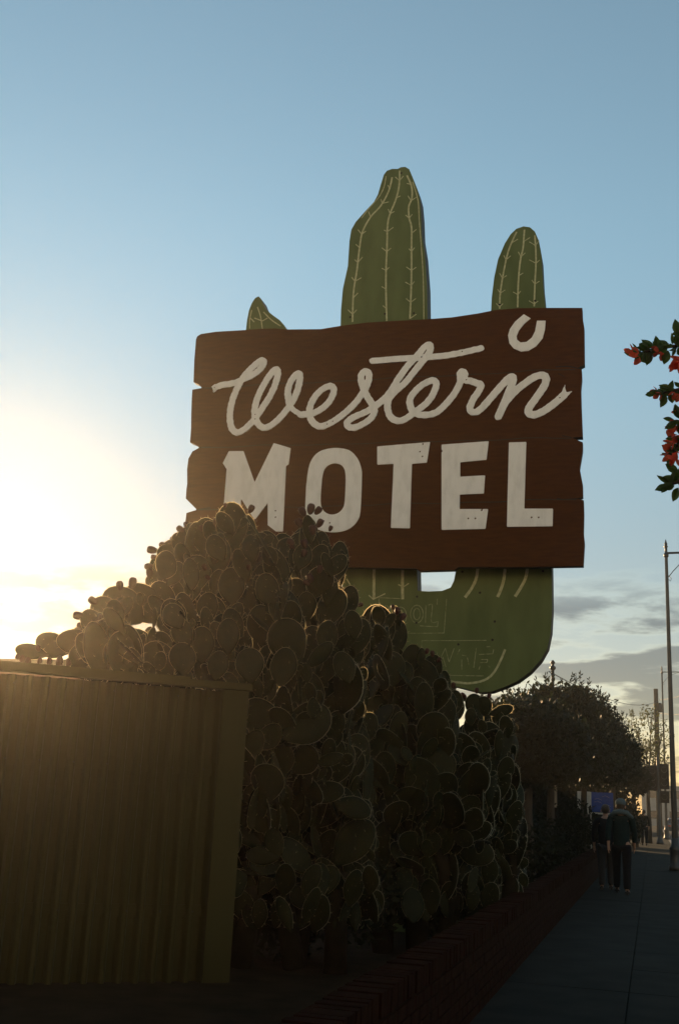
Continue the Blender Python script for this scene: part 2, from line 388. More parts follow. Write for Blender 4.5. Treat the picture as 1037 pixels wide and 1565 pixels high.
# weather cracks running in from the plank ends
for pts, hw in (([(308, 592.5), (330, 594), (352, 592)], .006), ([(304, 684), (322, 683)], .006), ([(300, 779), (322, 776)], .006), ([(882, 563), (866, 560), (848, 561)], .007),
            ([(873, 668.8), (858, 666)], .006), ([(882, 762), (862, 763.5), (850, 762)], .007), ([(852, 571), (862, 576)], .004), ([(520, 558), (540, 561)], .003)):
    ribbon(b, crom([P(x, y, WB1) for x, y in pts], 3), hw, WB1 + 0.002, 2)
for y0, y1, x0, x1 in ((593, 564, 312, 878), (684, 669, 307, 872), (779, 763, 303, 880)):
    gp = [P(x0 + (x1 - x0) * t / 24, y0 + (y1 - y0) * t / 24 + 1.6 * math.sin(t * 1.1) * math.sin(t * .37), WB1) for t in range(25)]
    ribbon(b, gp, .0055, WB1 + .001, 1)
tb = b.build('plank_board', [M['board'], M['edge'], M['hole']], sign)

# painted script
Z2 = (320, 530, 6.913); Z3 = (450, 530, 6.913); Z4 = (580, 510, 6.1); Z5 = (730, 470, 6.1)
WL = WB1 + 0.014
def px(z, pts): return [(z[0] + x / z[2], z[1] + y / z[2]) for x, y in pts]
sW = px(Z2, [(62, 428), (130, 403), (220, 390), (300, 368), (370, 335), (440, 305), (520, 250), (565, 190), (570, 150), (540, 145), (490, 180), (420, 245), (365, 310), (310, 400), (268, 490), (240, 570), (220, 660), (215, 760), (228, 840), (258, 890), (305, 903), (370, 868), (430, 812), (485, 750), (560, 640), (625, 540), (680, 430), (712, 330), (722, 270), (712, 240), (680, 246), (635, 300), (590, 370), (545, 450), (505, 540), (483, 620), (475, 690), (485, 760), (515, 815), (555, 848), (595, 852), (650, 828), (710, 782), (770, 718), (830, 640), (880, 565), (920, 480), (945, 390), (955, 315), (943, 283), (910, 295), (870, 345), (840, 405), (827, 465), (828, 525), (838, 590)])
sW2 = px(Z2, [(850, 620), (875, 655), (930, 695), (990, 718), (1040, 712)])
sE = px(Z3, [(60, 715), (120, 713), (200, 698), (290, 648), (350, 592), (392, 530), (412, 465), (402, 425), (360, 415), (295, 445), (225, 510), (183, 580), (160, 640), (155, 700), (175, 770), (220, 820), (280, 840), (340, 822), (420, 778), (500, 722), (570, 662), (640, 590), (700, 510), (750, 430), (778, 360), (783, 295), (765, 262), (728, 264), (702, 300), (703, 370), (730, 450), (770, 530), (812, 600), (840, 670), (825, 725), (775, 778), (705, 822), (635, 852), (575, 845), (550, 810), (575, 772), (640, 735), (720, 700), (800, 660), (880, 600), (930, 565)])
sT = px(Z4, [(-30, 668), (30, 615), (90, 550), (140, 470), (185, 400), (250, 310), (330, 225), (395, 145), (435, 108), (465, 105), (470, 145), (445, 195), (385, 270), (310, 365), (230, 460), (150, 530), (95, 590), (72, 650), (76, 720), (110, 785), (180, 812), (250, 785), (340, 720), (430, 650), (490, 570), (525, 480), (510, 440), (465, 440), (385, 482), (315, 550), (280, 610), (283, 670), (310, 725), (370, 753), (450, 755), (530, 730), (600, 670), (660, 600), (710, 530), (745, 455), (750, 400), (745, 375), (765, 352), (790, 368), (785, 400), (800, 430), (850, 442), (900, 458), (940, 475), (925, 525), (875, 600), (845, 660), (838, 700), (860, 727), (905, 725), (970, 670), (1040, 590)])
sX = px(Z4, [(-70, 252), (0, 248), (150, 235), (300, 226), (450, 217), (600, 205), (700, 188), (800, 168), (940, 135)])
sN = px(Z5, [(60, 905), (150, 805), (230, 712), (280, 660), (318, 645), (325, 680), (290, 770), (250, 870), (215, 950), (188, 1015)])
sN2 = px(Z5, [(188, 1015), (240, 905), (300, 825), (370, 755), (440, 702), (510, 655), (580, 630), (622, 640), (632, 680), (603, 750), (550, 825), (500, 895), (468, 950), (478, 990), (530, 998), (600, 968), (680, 915), (760, 850), (800, 812)])
tailL = px(Z2, [(62, 390), (15, 425), (45, 437), (32, 490), (75, 460)])
tailR = px(Z5, [(770, 800), (808, 722), (818, 790), (877, 778), (820, 835), (790, 850)])
def toS(pts, w=WL): return [P(x, y, w) for x, y in pts]
pxm = 14.0 / 1652 * 1.04
strokes = [(crom(toS(sW), 5), 5.3), (crom(toS(sW2), 5), 4.2), (crom(toS(sE), 5), 5.25), (crom(toS(sT), 5), 5.2), (crom(toS(sX), 4), 5.0), (crom(toS(sN), 5), 5.5), (crom(toS(sN2), 5), 5.6)]
polys = [toS(tailL), toS(tailR)]
holes = toS([(327.5, 591.8), (389.5, 633), (389.5, 640), (499.5, 647.8), (508, 643.5), (563, 552), (643.5, 545.5), (712, 580), (705.5, 536.8), (854.6, 607.5)])
def f_script(X, Z):
    D = np.full(X.shape, 1e9)
    for pts, r in strokes: D = np.minimum(D, seg_dist(X, Z, pts) - r * pxm)
    for p in polys: D = np.minimum(D, poly_sdf(X, Z, p))
    D = D + 0.0035 * np.sin(X * 62 + np.sin(Z * 47)) * np.sin(Z * 71)      # hand-cut wobble
    for hx, hz in holes: D = np.maximum(D, 0.0115 - np.hypot(X - hx, Z - hz))
    return D
allp = [p for s, r in strokes for p in s] + polys[0] + polys[1]
lo = (min(p[0] for p in allp) - .1, min(p[1] for p in allp) - .1); hi = (max(p[0] for p in allp) + .1, max(p[1] for p in allp) + .1)
b = MB(); field_mesh(b, f_script, lo, hi, 0.0105, WB1, WL)
b.build('script_lettering', M['white'], sign)
# block capitals
A = (270, 660, 3.24); B_ = (580, 660, 3.24)
caps = [
 (A, [(258, 95), (330, 95), (385, 250), (480, 55), (563, 80), (553, 160), (540, 168), (525, 493), (490, 493), (450, 462), (450, 350), (385, 436), (318, 330), (306, 493), (222, 493), (230, 400), (247, 185), (228, 155)], None, [(488, 390), (488, 422)]),
 (A, [(640, 270), (652, 180), (672, 130), (705, 98), (750, 83), (800, 80), (855, 92), (893, 130), (912, 180), (915, 230), (908, 390), (893, 440), (860, 475), (820, 492), (770, 497), (720, 490), (675, 470), (648, 435), (636, 390)],
     [(718, 230), (730, 185), (757, 161), (790, 156), (820, 170), (835, 215), (831, 340), (820, 380), (793, 404), (755, 408), (722, 385), (711, 340)], [(727, 441), (756, 450)]),
 (B_, [(-13, 72), (248, 50), (232, 152), (158, 158), (148, 477), (54, 475), (68, 158), (-13, 162)], None, [(213, 60), (198, 97), (210, 121)]),
 (B_, [(305, 63), (538, 46), (527, 138), (397, 150), (397, 222), (520, 215), (514, 305), (395, 310), (394, 382), (535, 382), (522, 480), (305, 485)], None, [(437, 428), (472, 428), (503, 388), (306, 95)]),
 (B_, [(638, 52), (724, 50), (714, 380), (856, 380), (854, 467), (628, 470)], None, [(750, 423), (785, 423)]),
]
for z, out, inn, hs in caps:
    po = toS(px(z, out)); pi = toS(px(z, inn)) if inn else None; hh = toS(px(z, hs))
    if inn: po = crom(po + [po[0]], 4)[:-1]; pi = crom(pi + [pi[0]], 4)[:-1]
    def f_cap(X, Z):
        D = poly_sdf(X, Z, po)
        if pi: D = np.maximum(D, -poly_sdf(X, Z, pi))
        for hx, hz in hh: D = np.maximum(D, 0.0125 - np.hypot(X - hx, Z - hz))
        return D
    b = MB(); field_mesh(b, f_cap, (min(p[0] for p in po) - .03, min(p[1] for p in po) - .03), (max(p[0] for p in po) + .03, max(p[1] for p in po) + .03), 0.0095, WB1, WL)
    b.build('block_letter', M['white'], sign)
shoe = toS(px(Z5, [(425, 62), (488, 100), (430, 150), (380, 210), (357, 265), (363, 300), (395, 325), (450, 320), (500, 280), (530, 220), (548, 122), (628, 122), (622, 200), (600, 285), (540, 360), (470, 402), (400, 410), (330, 380), (290, 330), (278, 260), (295, 200), (345, 130)]))
b = MB(); prism(b, shoe, WB1, WL); b.build('horseshoe', M['white'], sign)

# green cactus cutout
Z6 = (500, 240, 2.88); Z7 = (270, 440, 3.24); Z8 = (500, 850, 2.88); Z9 = (600, 900, 5.185)
trunk = px(Z6, [(58, 740), (60, 670), (68, 580), (90, 480), (97, 370), (105, 320), (125, 285), (165, 240), (205, 197), (222, 165), (235, 120), (248, 78), (262, 60), (285, 52), (310, 52), (322, 45), (342, 43), (360, 54), (375, 90), (395, 140), (406, 180), (412, 250), (415, 340), (428, 420), (438, 560), (440, 720)])
arm = px(Z6, [(718, 710), (722, 620), (733, 530), (750, 450), (780, 380), (805, 340), (830, 316), (862, 305), (890, 309), (912, 328), (930, 370), (942, 440), (948, 560), (956, 640), (962, 690)])
lowr = [(842.5, 880), (843, 930), (841, 965), (836, 990), (826, 1008), (809, 1027), (790, 1041), (770, 1050), (750, 1057), (735, 1058), (722, 1055.5), (705, 1051), (692, 1048), (687, 1058)]
cut = [P(x, y, WC) for x, y in trunk] + [P(x, y, WC) for x, y in [(646, 700), (637, 868), (637.5, 903), (655, 904), (675, 903), (688, 898), (693, 888), (697, 868), (722, 700), (742, 560)]] + [P(x, y, WC) for x, y in arm] + [P(x, y, WC) for x, y in lowr]
gr = P(684, 1440, WC); gl = P(530, 1440, WC)
cut += [(gr[0], 0.0), (gl[0], 0.0)] + [P(x, y, WC) for x, y in [(523, 1000), (523, 881), (520, 700), (517, 600)]]
b = MB(); prism(b, cut, WC - 0.26, WC, 0, 1)
larm = px(Z7, [(342, 215), (348, 160), (358, 110), (372, 75), (388, 50), (405, 42), (416, 52), (425, 75), (442, 108), (475, 135), (510, 160), (532, 185), (547, 215)]) + [(452, 600), (470, 720), (420, 780), (385, 700), (372, 600)]
prism(b, [P(x, y, WC) for x, y in larm], WC - 0.26, WC, 0, 1)
def lines(z, L, hw, mi, thorn=True, seed=1):
    rn = random.Random(seed)
    for pts in L:
        c = crom([P(x, y, WC) for x, y in px(z, pts)], 6); ribbon(b, c, hw, WC + 0.003, mi)
        if thorn:
            acc = 0.12; last = c[0]
            for i in range(1, len(c)):
                acc += math.dist(c[i], last); last = c[i]
                if acc > 0.27:
                    acc = rn.uniform(0, .07)
                    t = (c[i][0] - c[i - 1][0], c[i][1] - c[i - 1][1]); m_ = math.hypot(*t) + 1e-9; ang = math.atan2(-t[1] / m_, -t[0] / m_)
                    for sg in (-1, 1):
                        if rn.random() < 0.12: continue
                        a = ang + sg * rn.uniform(0.6, 1.0); l = rn.uniform(.06, .11)
                        p = c[i]; ribbon(b, [p, (p[0] + l * math.cos(a), p[1] + l * math.sin(a))], hw * 0.5, WC + 0.003, mi)
lines(Z6, [[(285, 90), (270, 150), (235, 215), (190, 265), (155, 330), (142, 400), (130, 500), (115, 600), (111, 727)], [(318, 60), (315, 130), (300, 190), (276, 250), (265, 300), (262, 400), (258, 500), (258, 600), (261, 722)],
           [(350, 82), (370, 130), (372, 180), (358, 220), (360, 270), (370, 310), (370, 400), (370, 500), (368, 600), (363, 712)]], 0.0125, 2, True, 4)
lines(Z6, [[(375, 110), (398, 190), (404, 280), (412, 380), (420, 500), (423, 600), (424, 715)], [(258, 85), (250, 130), (228, 175), (185, 225), (150, 270)]], 0.007, 2, False)
lines(Z6, [[(832, 330), (797, 410), (776, 500), (760, 600), (757, 668)], [(866, 320), (860, 400), (849, 450), (840, 540), (836, 662)], [(912, 345), (917, 450), (912, 560), (909, 658)]], 0.0115, 2, True, 9)
lines(Z7, [[(372, 110), (362, 160), (362, 203)], [(400, 95), (415, 140), (425, 205)], [(430, 120), (470, 160), (515, 190)], [(385, 150), (425, 165)], [(425, 165), (450, 150)], [(365, 150), (385, 170)]], 0.008, 2, False)
lines(Z8, [[(206, 40), (205, 120), (205, 190)], [(331, 40), (330, 120), (331, 190)], [(662, 40), (655, 95), (635, 140), (605, 182)], [(782, 40), (776, 100), (763, 145), (748, 180)], [(880, 40), (873, 90), (855, 130), (825, 178)]], 0.019, 2, False)
lines(Z8, [[(204, 192), (182, 172)], [(206, 188), (255, 165)], [(331, 135), (312, 125)], [(331, 138), (358, 120)], [(85, 100), (108, 140), (128, 190)]], 0.007, 2, False)
lines(Z9, [[(888, 480), (862, 545), (820, 630), (770, 695), (700, 732), (600, 748), (520, 742), (460, 735)]], 0.014, 2, False)
def ell(cx, cy, rx, ry, a0=0, a1=360): return [(cx + rx * math.cos(R_(a)), cy + ry * math.sin(R_(a))) for a in range(a0, a1 + 1, 24)]
lines(Z9, [[(425, 80), (418, 180), (405, 350)], [(405, 350), (250, 352), (100, 352)], [(352, 80), (350, 125)], [(-110, 78), (-105, 352)], [(-110, 70), (60, 78)],
           ell(190, 200, 50, 70), ell(190, 200, 26, 45), ell(62, 215, 46, 70), ell(62, 215, 22, 45), [(-80, 130), (-82, 290)], [(-60, 130), (-60, 290)], ell(-60, 175, 40, 42, -90, 90),
           [(262, 130), (258, 272)], [(280, 130), (312, 130), (305, 258), (358, 258)], [(358, 258), (353, 300)], [(353, 300), (258, 296), (210, 292)],
           [(230, 410), (480, 410), (740, 408)], [(230, 410), (222, 530)], [(265, 510), (278, 478), (290, 512)], [(350, 610), (415, 470)], [(415, 470), (445, 580)], [(445, 580), (485, 472)], [(395, 540), (420, 620)],
           [(530, 478), (510, 520)], [(545, 525), (580, 532)], [(545, 560), (545, 642)], [(660, 470), (640, 625)], [(680, 520), (790, 515)], [(790, 515), (798, 480)], [(690, 585), (745, 583)], [(745, 583), (750, 560)], [(750, 560), (700, 560)],
           [(755, 610), (770, 622)], [(680, 640), (690, 612)], [(740, 460), (770, 458)], [(590, 545), (600, 600)], [(450, 685), (580, 688), (720, 690)]], 0.0048, 3, False)
for (x, y) in [(613, 265), (588, 480), (632, 479), (763, 466), (817, 460), (535, 485), (706, 874), (829, 873), (733, 906), (637, 912), (755.5, 950), (752, 978), (636, 952), (700, 985)]:
    s_, z_ = P(x, y, WC)
    b.add([SP * (s_ + .016 * math.cos(a)) - SD * (WC + .009) + ZZ * (z_ + .016 * math.sin(a)) for a in [k * math.pi / 4 for k in range(8)]], [tuple(range(8))], 4)
b.build('cactus_cutout', [M['green'], M['edge'], M['line'], M['faint'], M['hole']], sign)
# steel posts and braces behind the panel
b = MB()
for s_, zt in ((P(585, 700, 0)[0], 6.2), ):
    b.tube([SP * (s_ - .3) + SD * .34, SP * (s_ - .3) + SD * .34 + ZZ * zt], .07, 10); b.tube([SP * (s_ + .3) + SD * .34, SP * (s_ + .3) + SD * .34 + ZZ * zt], .07, 10)
for z_ in (4.6, 5.6, 6.1): b.box(SP * P(590, 700, 0)[0] + SD * .27 + ZZ * z_ , (3.6, .05, .08), 0, AX)
b.build('support_frame', M['pole'], sign)

# ---------------------------------------------------------------- corrugated metal fence
FH = 2.45
fa = at_height(-110, 1004, FH); fb = at_height(380, 1046, FH)
fa.z = fb.z = 0
fd = (fb - fa).normalized(); fnrm = Vector((fd.y, -fd.x, 0)); FL = (fb - fa).length
rzf = math.atan2(fd.y, fd.x)
fen = empty('corrugated_fence', fa, rzf, 'tan corrugated metal fence with flat top rail and wide corner post', 'fence')
def corrug(L, pitch, dep, H, z0):
    prof = []; x = 0.0
    while x < L:
        for dx, dy in ((0, 0), (pitch * .06, dep * .06), (pitch * .20, dep * .94), (pitch * .46, dep), (pitch * .58, dep), (pitch * .64, dep * .94), (pitch * .78, dep * .06), (pitch * .86, 0)):
            if x + dx <= L: prof.append((x + dx, dy))
        x += pitch
    prof.append((L, 0)); v = []; f = []
    for xx, yy in prof: v += [(xx, yy, z0), (xx, yy, H)]
    for i in range(len(prof) - 1): f.append((2 * i, 2 * i + 2, 2 * i + 3, 2 * i + 1))
    return v, f
POST = 0.235
b = MB(); v, f = corrug(FL - POST - .012, 0.137, 0.085, FH - .075, -0.02); b.add(v, f)
for k in range(14):
    xx = .137 * (1 + 2 * k)
    for zz in (0.55, 1.7, 2.3):
        if xx < FL - .3: b.ball((xx, -0.003, zz), (.008, .006, .008), 6, 1)
b.build('corrugated_sheet', [M['tan'], M['edge']], fen)
b = MB(); v, f = corrug(2.6, 0.137, 0.034, FH - .075, 0.03)
b.add([(FL - .05 - y, .08 + x, z) for x, y, z in v], f); b.build('side_sheet', M['tan'], fen)
b = MB(); b.box((FL - POST / 2, 0.01, (FH - .065) / 2), (POST, .085, FH - .065), 0, None, 0.006); b.build('corner_post', M['tan'], fen)
b = MB(); b.box((FL / 2 + .01, 0.02, FH - .03), (FL + .03, .15, .06), 0, None, 0.006); b.box((FL / 2 - .45, .05, FH + .012), (FL - .15, .07, .024), 0); b.build('top_rail', M['tan'], fen)
b = MB(); b.box((FL / 2 , 0.09, 0.55), (FL, .05, .09), 0); b.box((FL / 2, 0.09, 1.7), (FL, .05, .09), 0); b.build('back_rail', M['tan'], fen)


# ---------------------------------------------------------------- prickly pear plants
def pad_mesh(seed, Lr=1.0, Wr=0.72, T=0.085):
    """unit-length pad: base at origin, grows along +Z, faces +-Y"""
    rn = random.Random(seed); b = MB(); seg = 22; rings = [0, .3, .58, .8, .92, .985, 1.0]
    sk = rn.uniform(-.05, .05); w1 = rn.uniform(.0, .10); bend = rn.uniform(-.12, .12)
    def edge(a):
        c, s = math.cos(a), math.sin(a)      # a=0 top
        r = 0.5 * (1 + 0.02 * math.sin(3 * a + seed))
        z = 0.5 + r * c
        narrow = 1 - (0.62 - w1) * max(0, (0.55 - z) / 0.55) ** 1.7
        x = r * s * Wr * narrow
        return (x + sk * (z - .5), z)
    vs = []; fs = []
    for side in (1, -1):
        o = len(vs)
        for k, r in enumerate(rings):
            for j in range(seg):
                ex, ez = edge(2 * math.pi * j / seg); x = ex * r; z = 0.5 + (ez - 0.5) * r
                y = side * T * 0.5 * math.sqrt(max(0, 1 - r ** 2.6)) * (1 + .5 * (1 - z)) + bend * (z - .5) ** 2 + .02 * math.sin(5 * x + seed)
                vs.append((x, y, z))
        for k in range(len(rings) - 1):
            for j in range(seg):
                q = (o + k * seg + j, o + k * seg + (j + 1) % seg, o + (k + 1) * seg + (j + 1) % seg, o + (k + 1) * seg + j)
                fs.append(q if side > 0 else q[::-1])
    b.add(vs, fs, 0, True)
    # spine tufts round the rim and on the faces
    def tuft(x, y, z, d):
        for k in range(3):
            dd = Vector(d) + Vector((rn.uniform(-.5, .5), rn.uniform(-.5, .5), rn.uniform(-.3, .5))); dd.normalize()
            l = rn.uniform(.05, .11); s = dd.orthogonal().normalized() * .0035; p = Vector((x, y, z))
            b.add([p - s, p + s, p + dd * l], [(0, 1, 2)], 1)
    vs = []
    for j in range(seg):      # dense glochid fringe along the rim
        ex, ez = edge(2 * math.pi * j / seg); yy = bend * (ez - .5) ** 2 + .02 * math.sin(5 * ex + seed)
        vs += [(ex * .99, yy, .5 + (ez - .5) * .99), (ex * 1.03, yy + .004, .5 + (ez - .5) * 1.025)]
    b.add(vs, [(2 * j, 2 * j + 1, 2 * ((j + 1) % seg) + 1, 2 * ((j + 1) % seg)) for j in range(seg) if abs(j - seg / 2) > 2], 1)
    for j in range(13):
        a = 2 * math.pi * (j + .5) / 13
        if abs(a - math.pi) < .5: continue
        ex, ez = edge(a); tuft(ex * .99, bend * (ez - .5) ** 2, .5 + (ez - .5) * .99, (math.sin(a), 0, math.cos(a)))
    for k in range(3):
        a = rn.uniform(0, 6.28); r = rn.uniform(.2, .8); ex, ez = edge(a); s = rn.choice((-1, 1))
        tuft(ex * r, s * T * .48 * math.sqrt(1 - r ** 2.6), .5 + (ez - .5) * r, (0, s, .2))
    return b
PADS = [pad_mesh(i, 1, w, t) for i, (w, t) in enumerate([(.66, .085), (.54, .09), (.72, .08), (.60, .10), (.44, .11), (.80, .08)])]
PAD_ME = []
for i, pm in enumerate(PADS):
    o = pm.build('pad', [M['pad'], M['spine']]); PAD_ME.append(o.data); bpy.data.objects.remove(o)
fm = MB(); fm.tube([(0, 0, z) for z in (0, .12, .35, .6, .82, .97, 1.0, .94)], [.10, .22, .33, .37, .35, .27, .18, .02], 12)
rn = random.Random(77)
for k in range(20):
    a = rn.uniform(0, 6.28); z = rn.uniform(.2, .98); r = .33; p = Vector((r * math.cos(a), r * math.sin(a), z)); d = Vector((math.cos(a), math.sin(a), .3)) * .12; s = Vector((0, 0, .008))
    fm.add([p - s, p + s, p + d], [(0, 1, 2)], 1)
o = fm.build('fruit', [M['fruit'], M['spine']]); FRUIT_ME = o.data; bpy.data.objects.remove(o)

def frame(B, D, yaw, L):
    """matrix for a pad based at B growing along D, its face turned by yaw, length L"""
    D = D.normalized(); y = Vector((math.sin(yaw), -math.cos(yaw), 0)); x = y.cross(D) * -1
    if x.length < 1e-3: x = Vector((1, 0, 0))
    x.normalize(); x = -x if x.dot(Vector((1, 0, 0))) < 0 else x
    y = D.cross(x)
    m = Matrix(((x.x, y.x, D.x, B.x), (x.y, y.y, D.y, B.y), (x.z, y.z, D.z, B.z), (0, 0, 0, 1)))
    return m @ Matrix.Diagonal((L, L, L, 1))
def proj(X):
    v = X - EYEV; z = v.dot(f0); return (W0 / 2 + FPX * v.dot(RR) / z, H0 / 2 - FPX * v.dot(UU) / z)
def inpoly(x, y, poly):
    c = False; n = len(poly)
    for i in range(n):
        x1, y1 = poly[i]; x2, y2 = poly[(i + 1) % n]
        if (y1 > y) != (y2 > y) and x < (x2 - x1) * (y - y1) / (y2 - y1) + x1: c = not c
    return c
def blocked(m, polys):
    """does any rim point of a pad fall in one of the openings"""
    for (x, z) in ((0, 1), (.3, .85), (-.3, .85), (.34, .55), (-.34, .55), (0, .5), (.2, .2), (-.2, .2)):
        p = proj((m @ Vector((x, 0, z))))
        for q in polys:
            if inpoly(p[0], p[1], q): return True
    return False
def opuntia(name, label, seed, seeds, shape, gaps, Y0, dY, n, Lm, heroes, fruits, nparts, zb=0.0):
    rn = random.Random(seed)
    base = at_depth(sum(s for s in seeds) / len(seeds), 1300, Y0); base.z = 0
    root = empty(name, base, 0, label, 'cactus', 'prickly pear plants along the garden')
    pads = []; stems = MB()
    def ok(m):
        for (x, z) in ((0, 1.0), (.3, .8), (-.3, .8), (.36, .55), (-.36, .55), (.17, .96), (-.17, .96), (0, .1), (.25, .25), (-.25, .25)):
            X = m @ Vector((x, 0, z)); p = proj(X)
            if not inpoly(p[0], p[1], shape): return False
            if abs(X.y - Y0) > dY * 1.25 or X.z < zb: return False
            if X.z < FH + .05 and (X - fa).dot(fnrm) > -.12 and (X - fa).dot(fd) < FL + .1: return False
        return not blocked(m, gaps)
    for h in heroes:        # (px, py) base, (px, py) tip, depth, yaw, mesh
        B = at_depth(h[0], h[1], h[4]); T_ = at_depth(h[2], h[3], h[4] + (h[7] if len(h) > 7 else 0)); D = T_ - B
        pads.append((frame(B, D, h[5], D.length), h[6], True))
    # trunks, then chains of pads
    front = []
    if name and seeds[0] < 400 and max(seeds) < 300: seeds = list(seeds); Yst = Y0 + .55
    else: Yst = Y0
    for s in seeds:
        for k in range(3):
            g0 = at_depth(s, 1300, Yst + rn.uniform(-dY, dY) * .5); g0.z = 0
            topz = rn.uniform(.9, 1.5); p1 = g0 + Vector((rn.uniform(-.2, .2), rn.uniform(-.2, .2), topz))
            stems.tube([g0, (g0 + p1) / 2 + Vector((rn.uniform(-.08, .08), 0, 0)), p1], [.11, .09, .07], 9)
            for j in range(6): front.append((g0.lerp(p1, rn.uniform(.3, 1)), Vector((rn.uniform(-.7, .7), rn.uniform(-.6, .6), 1)), 0))
    tries = 0
    while len(pads) < n and tries < n * 30 and front:
        tries += 1
        B, D, gen = front[rn.randrange(len(front))] if rn.random() < .5 else front[-1 - min(len(front) - 1, int(rn.random() ** 2 * 60))]
        D = (D.normalized() + Vector((rn.uniform(-.75, .75), rn.uniform(-.6, .6), rn.uniform(-.25, .6)))).normalized()
        L = Lm * rn.choice((.6, .85, 1.0, 1.15, 1.35, 1.5)) * rn.uniform(.92, 1.08); m = frame(B, D, rn.gauss(0, .8), L)
        if not ok(m): continue
        k = rn.randrange(6); pads.append((m, k, False))
        for a in (0, .9, -.9, .45, -.45):
            if rn.random() < .75: front.append((m @ Vector((.40 * math.sin(a) * .8, 0, .5 + .45 * math.cos(a))), D + (m.to_3x3().col[0].normalized()) * math.sin(a) * .9, gen + 1))
    # fill what is still open inside the outline
    xs = [p[0] for p in shape]; ys = [p[1] for p in shape]; step = 13
    cov = {}
    def mark(m):
        n_ = 0
        for x in (-.24, -.12, 0, .12, .24):
            for z in (.2, .4, .6, .8, .93):
                p = proj(m @ Vector((x * (1 if .3 < z < .9 else .6), 0, z))); cov[(int(p[0] // step), int(p[1] // step))] = cov.get((int(p[0] // step), int(p[1] // step)), 0) + 1
    for m, k, h in pads: mark(m)
    cells = [(i, j) for i in range(int(min(xs) // step), int(max(xs) // step) + 1) for j in range(int(min(ys) // step), int(max(ys) // step) + 1) if inpoly((i + .5) * step, (j + .5) * step, shape)]
    added = 0
    for rep in range(9):
        rn.shuffle(cells)
        for c in cells:
            if cov.get(c, 0) >= 9: continue
            X = at_depth((c[0] + .5) * step, (c[1] + .5) * step, Y0 + rn.uniform(-dY, dY))
            D = Vector((rn.uniform(-.7, .7), rn.uniform(-.5, .5), 1)).normalized(); L = Lm * rn.uniform(.55 if rep > 3 else .8, 1.1) * (.62 if rep > 5 else 1)
            m = frame(X - D * L * .5, D, rn.gauss(0, .5), L)
            if ok(m):
                pads.append((m, rn.randrange(6), False)); mark(m); added += 1
    toL = Matrix.Translation(-base)
    # the pads nearest the eye and the light are parts of their own
    order = sorted(range(len(pads)), key=lambda i: (not pads[i][2], (pads[i][0].translation.y - Y0) - 0.55 * (pads[i][0].translation.z)))
    own = set(order[:nparts]); rest = MB()
    for i, (m, k, h) in enumerate(pads):
        if i in own:
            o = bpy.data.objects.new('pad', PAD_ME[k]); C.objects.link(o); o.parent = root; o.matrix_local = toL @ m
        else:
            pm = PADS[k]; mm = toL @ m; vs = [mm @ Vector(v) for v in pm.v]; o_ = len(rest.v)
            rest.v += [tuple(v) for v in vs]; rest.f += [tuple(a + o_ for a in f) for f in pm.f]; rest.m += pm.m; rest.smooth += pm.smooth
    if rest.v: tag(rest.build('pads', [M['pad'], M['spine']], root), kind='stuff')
    rel(stems, base).build('stem', M['stem'], root)
    for (fx, fy, Y, ang, L) in fruits:
        B = at_depth(fx, fy, Y); a = R_(ang); D = Vector((math.sin(a), rn.uniform(-.2, .2), math.cos(a)))
        o = bpy.data.objects.new('fruit', FRUIT_ME); C.objects.link(o); o.parent = root; o.matrix_local = toL @ frame(B, D, 0, L)
    print(name, 'pads', len(pads), 'fill', added)
    return root

# --- plant one: the sprawling one behind the fence, at left
shapeA = [(27, 1001), (29, 990), (50, 980), (80, 973), (120, 966), (132, 954), (146, 940), (152, 926), (180, 911), (240, 901), (270, 915), (300, 950), (300, 1250), (112, 1250), (109, 1002)]
gapA = [[(190, 940), (216, 930), (232, 940), (226, 962), (204, 962)], [(226, 1000), (262, 935), (266, 945), (236, 1002)]]
def H(bx, by, tx, ty, Y, yaw=0.0, k=0, dy=0.0): return (bx, by, tx, ty, Y, yaw, k, dy)
heroA = [H(75, 1003, 24, 990, 9.6, .15, 4), H(58, 1000, 26, 998, 9.6, .3, 1), H(110, 996, 55, 978, 9.9, -.1, 0), H(150, 990, 88, 974, 9.8, .1, 3), H(205, 995, 128, 962, 9.7, -.15, 1), H(170, 985, 112, 962, 10.0, .2, 4),
         H(182, 968, 146, 915, 10.0, .2, 2), H(220, 950, 160, 905, 10.1, .1, 2), H(246, 950, 195, 898, 10.2, -.1, 2), H(262, 946, 236, 890, 10.2, .1, 0), H(160, 975, 128, 934, 9.9, .3, 0),
         H(190, 1010, 150, 950, 9.6, 0, 2), H(230, 1020, 190, 965, 9.7, .2, 5), H(150, 1028, 110, 990, 9.6, -.2, 5), H(210, 1035, 160, 990, 9.5, .1, 2), H(262, 1040, 222, 985, 9.6, -.1, 5)]
frA = [(184, 903, 10.1, -12, .095), (201, 899, 10.1, 4, .105), (149, 924, 10.0, -55, .10), (129, 943, 9.9, -80, .105), (129, 958, 9.9, -75, .07), (36, 1000, 9.6, 185, .07), (43, 1003, 9.6, 170, .08), (30, 998, 9.6, 200, .06), (76, 1004, 9.5, 180, .07), (92, 1002, 9.5, 175, .09), (62, 1004, 9.5, 185, .06), (104, 1006, 9.5, 170, .07), (60, 996, 9.5, -20, .06), (150, 950, 9.6, 20, .07)]
opuntia('prickly_pear', 'sprawling prickly pear spilling over the left end of the corrugated fence', 11, [90, 160, 225], shapeA, gapA, 9.8, .45, 150, .33, heroA, frA, 60)

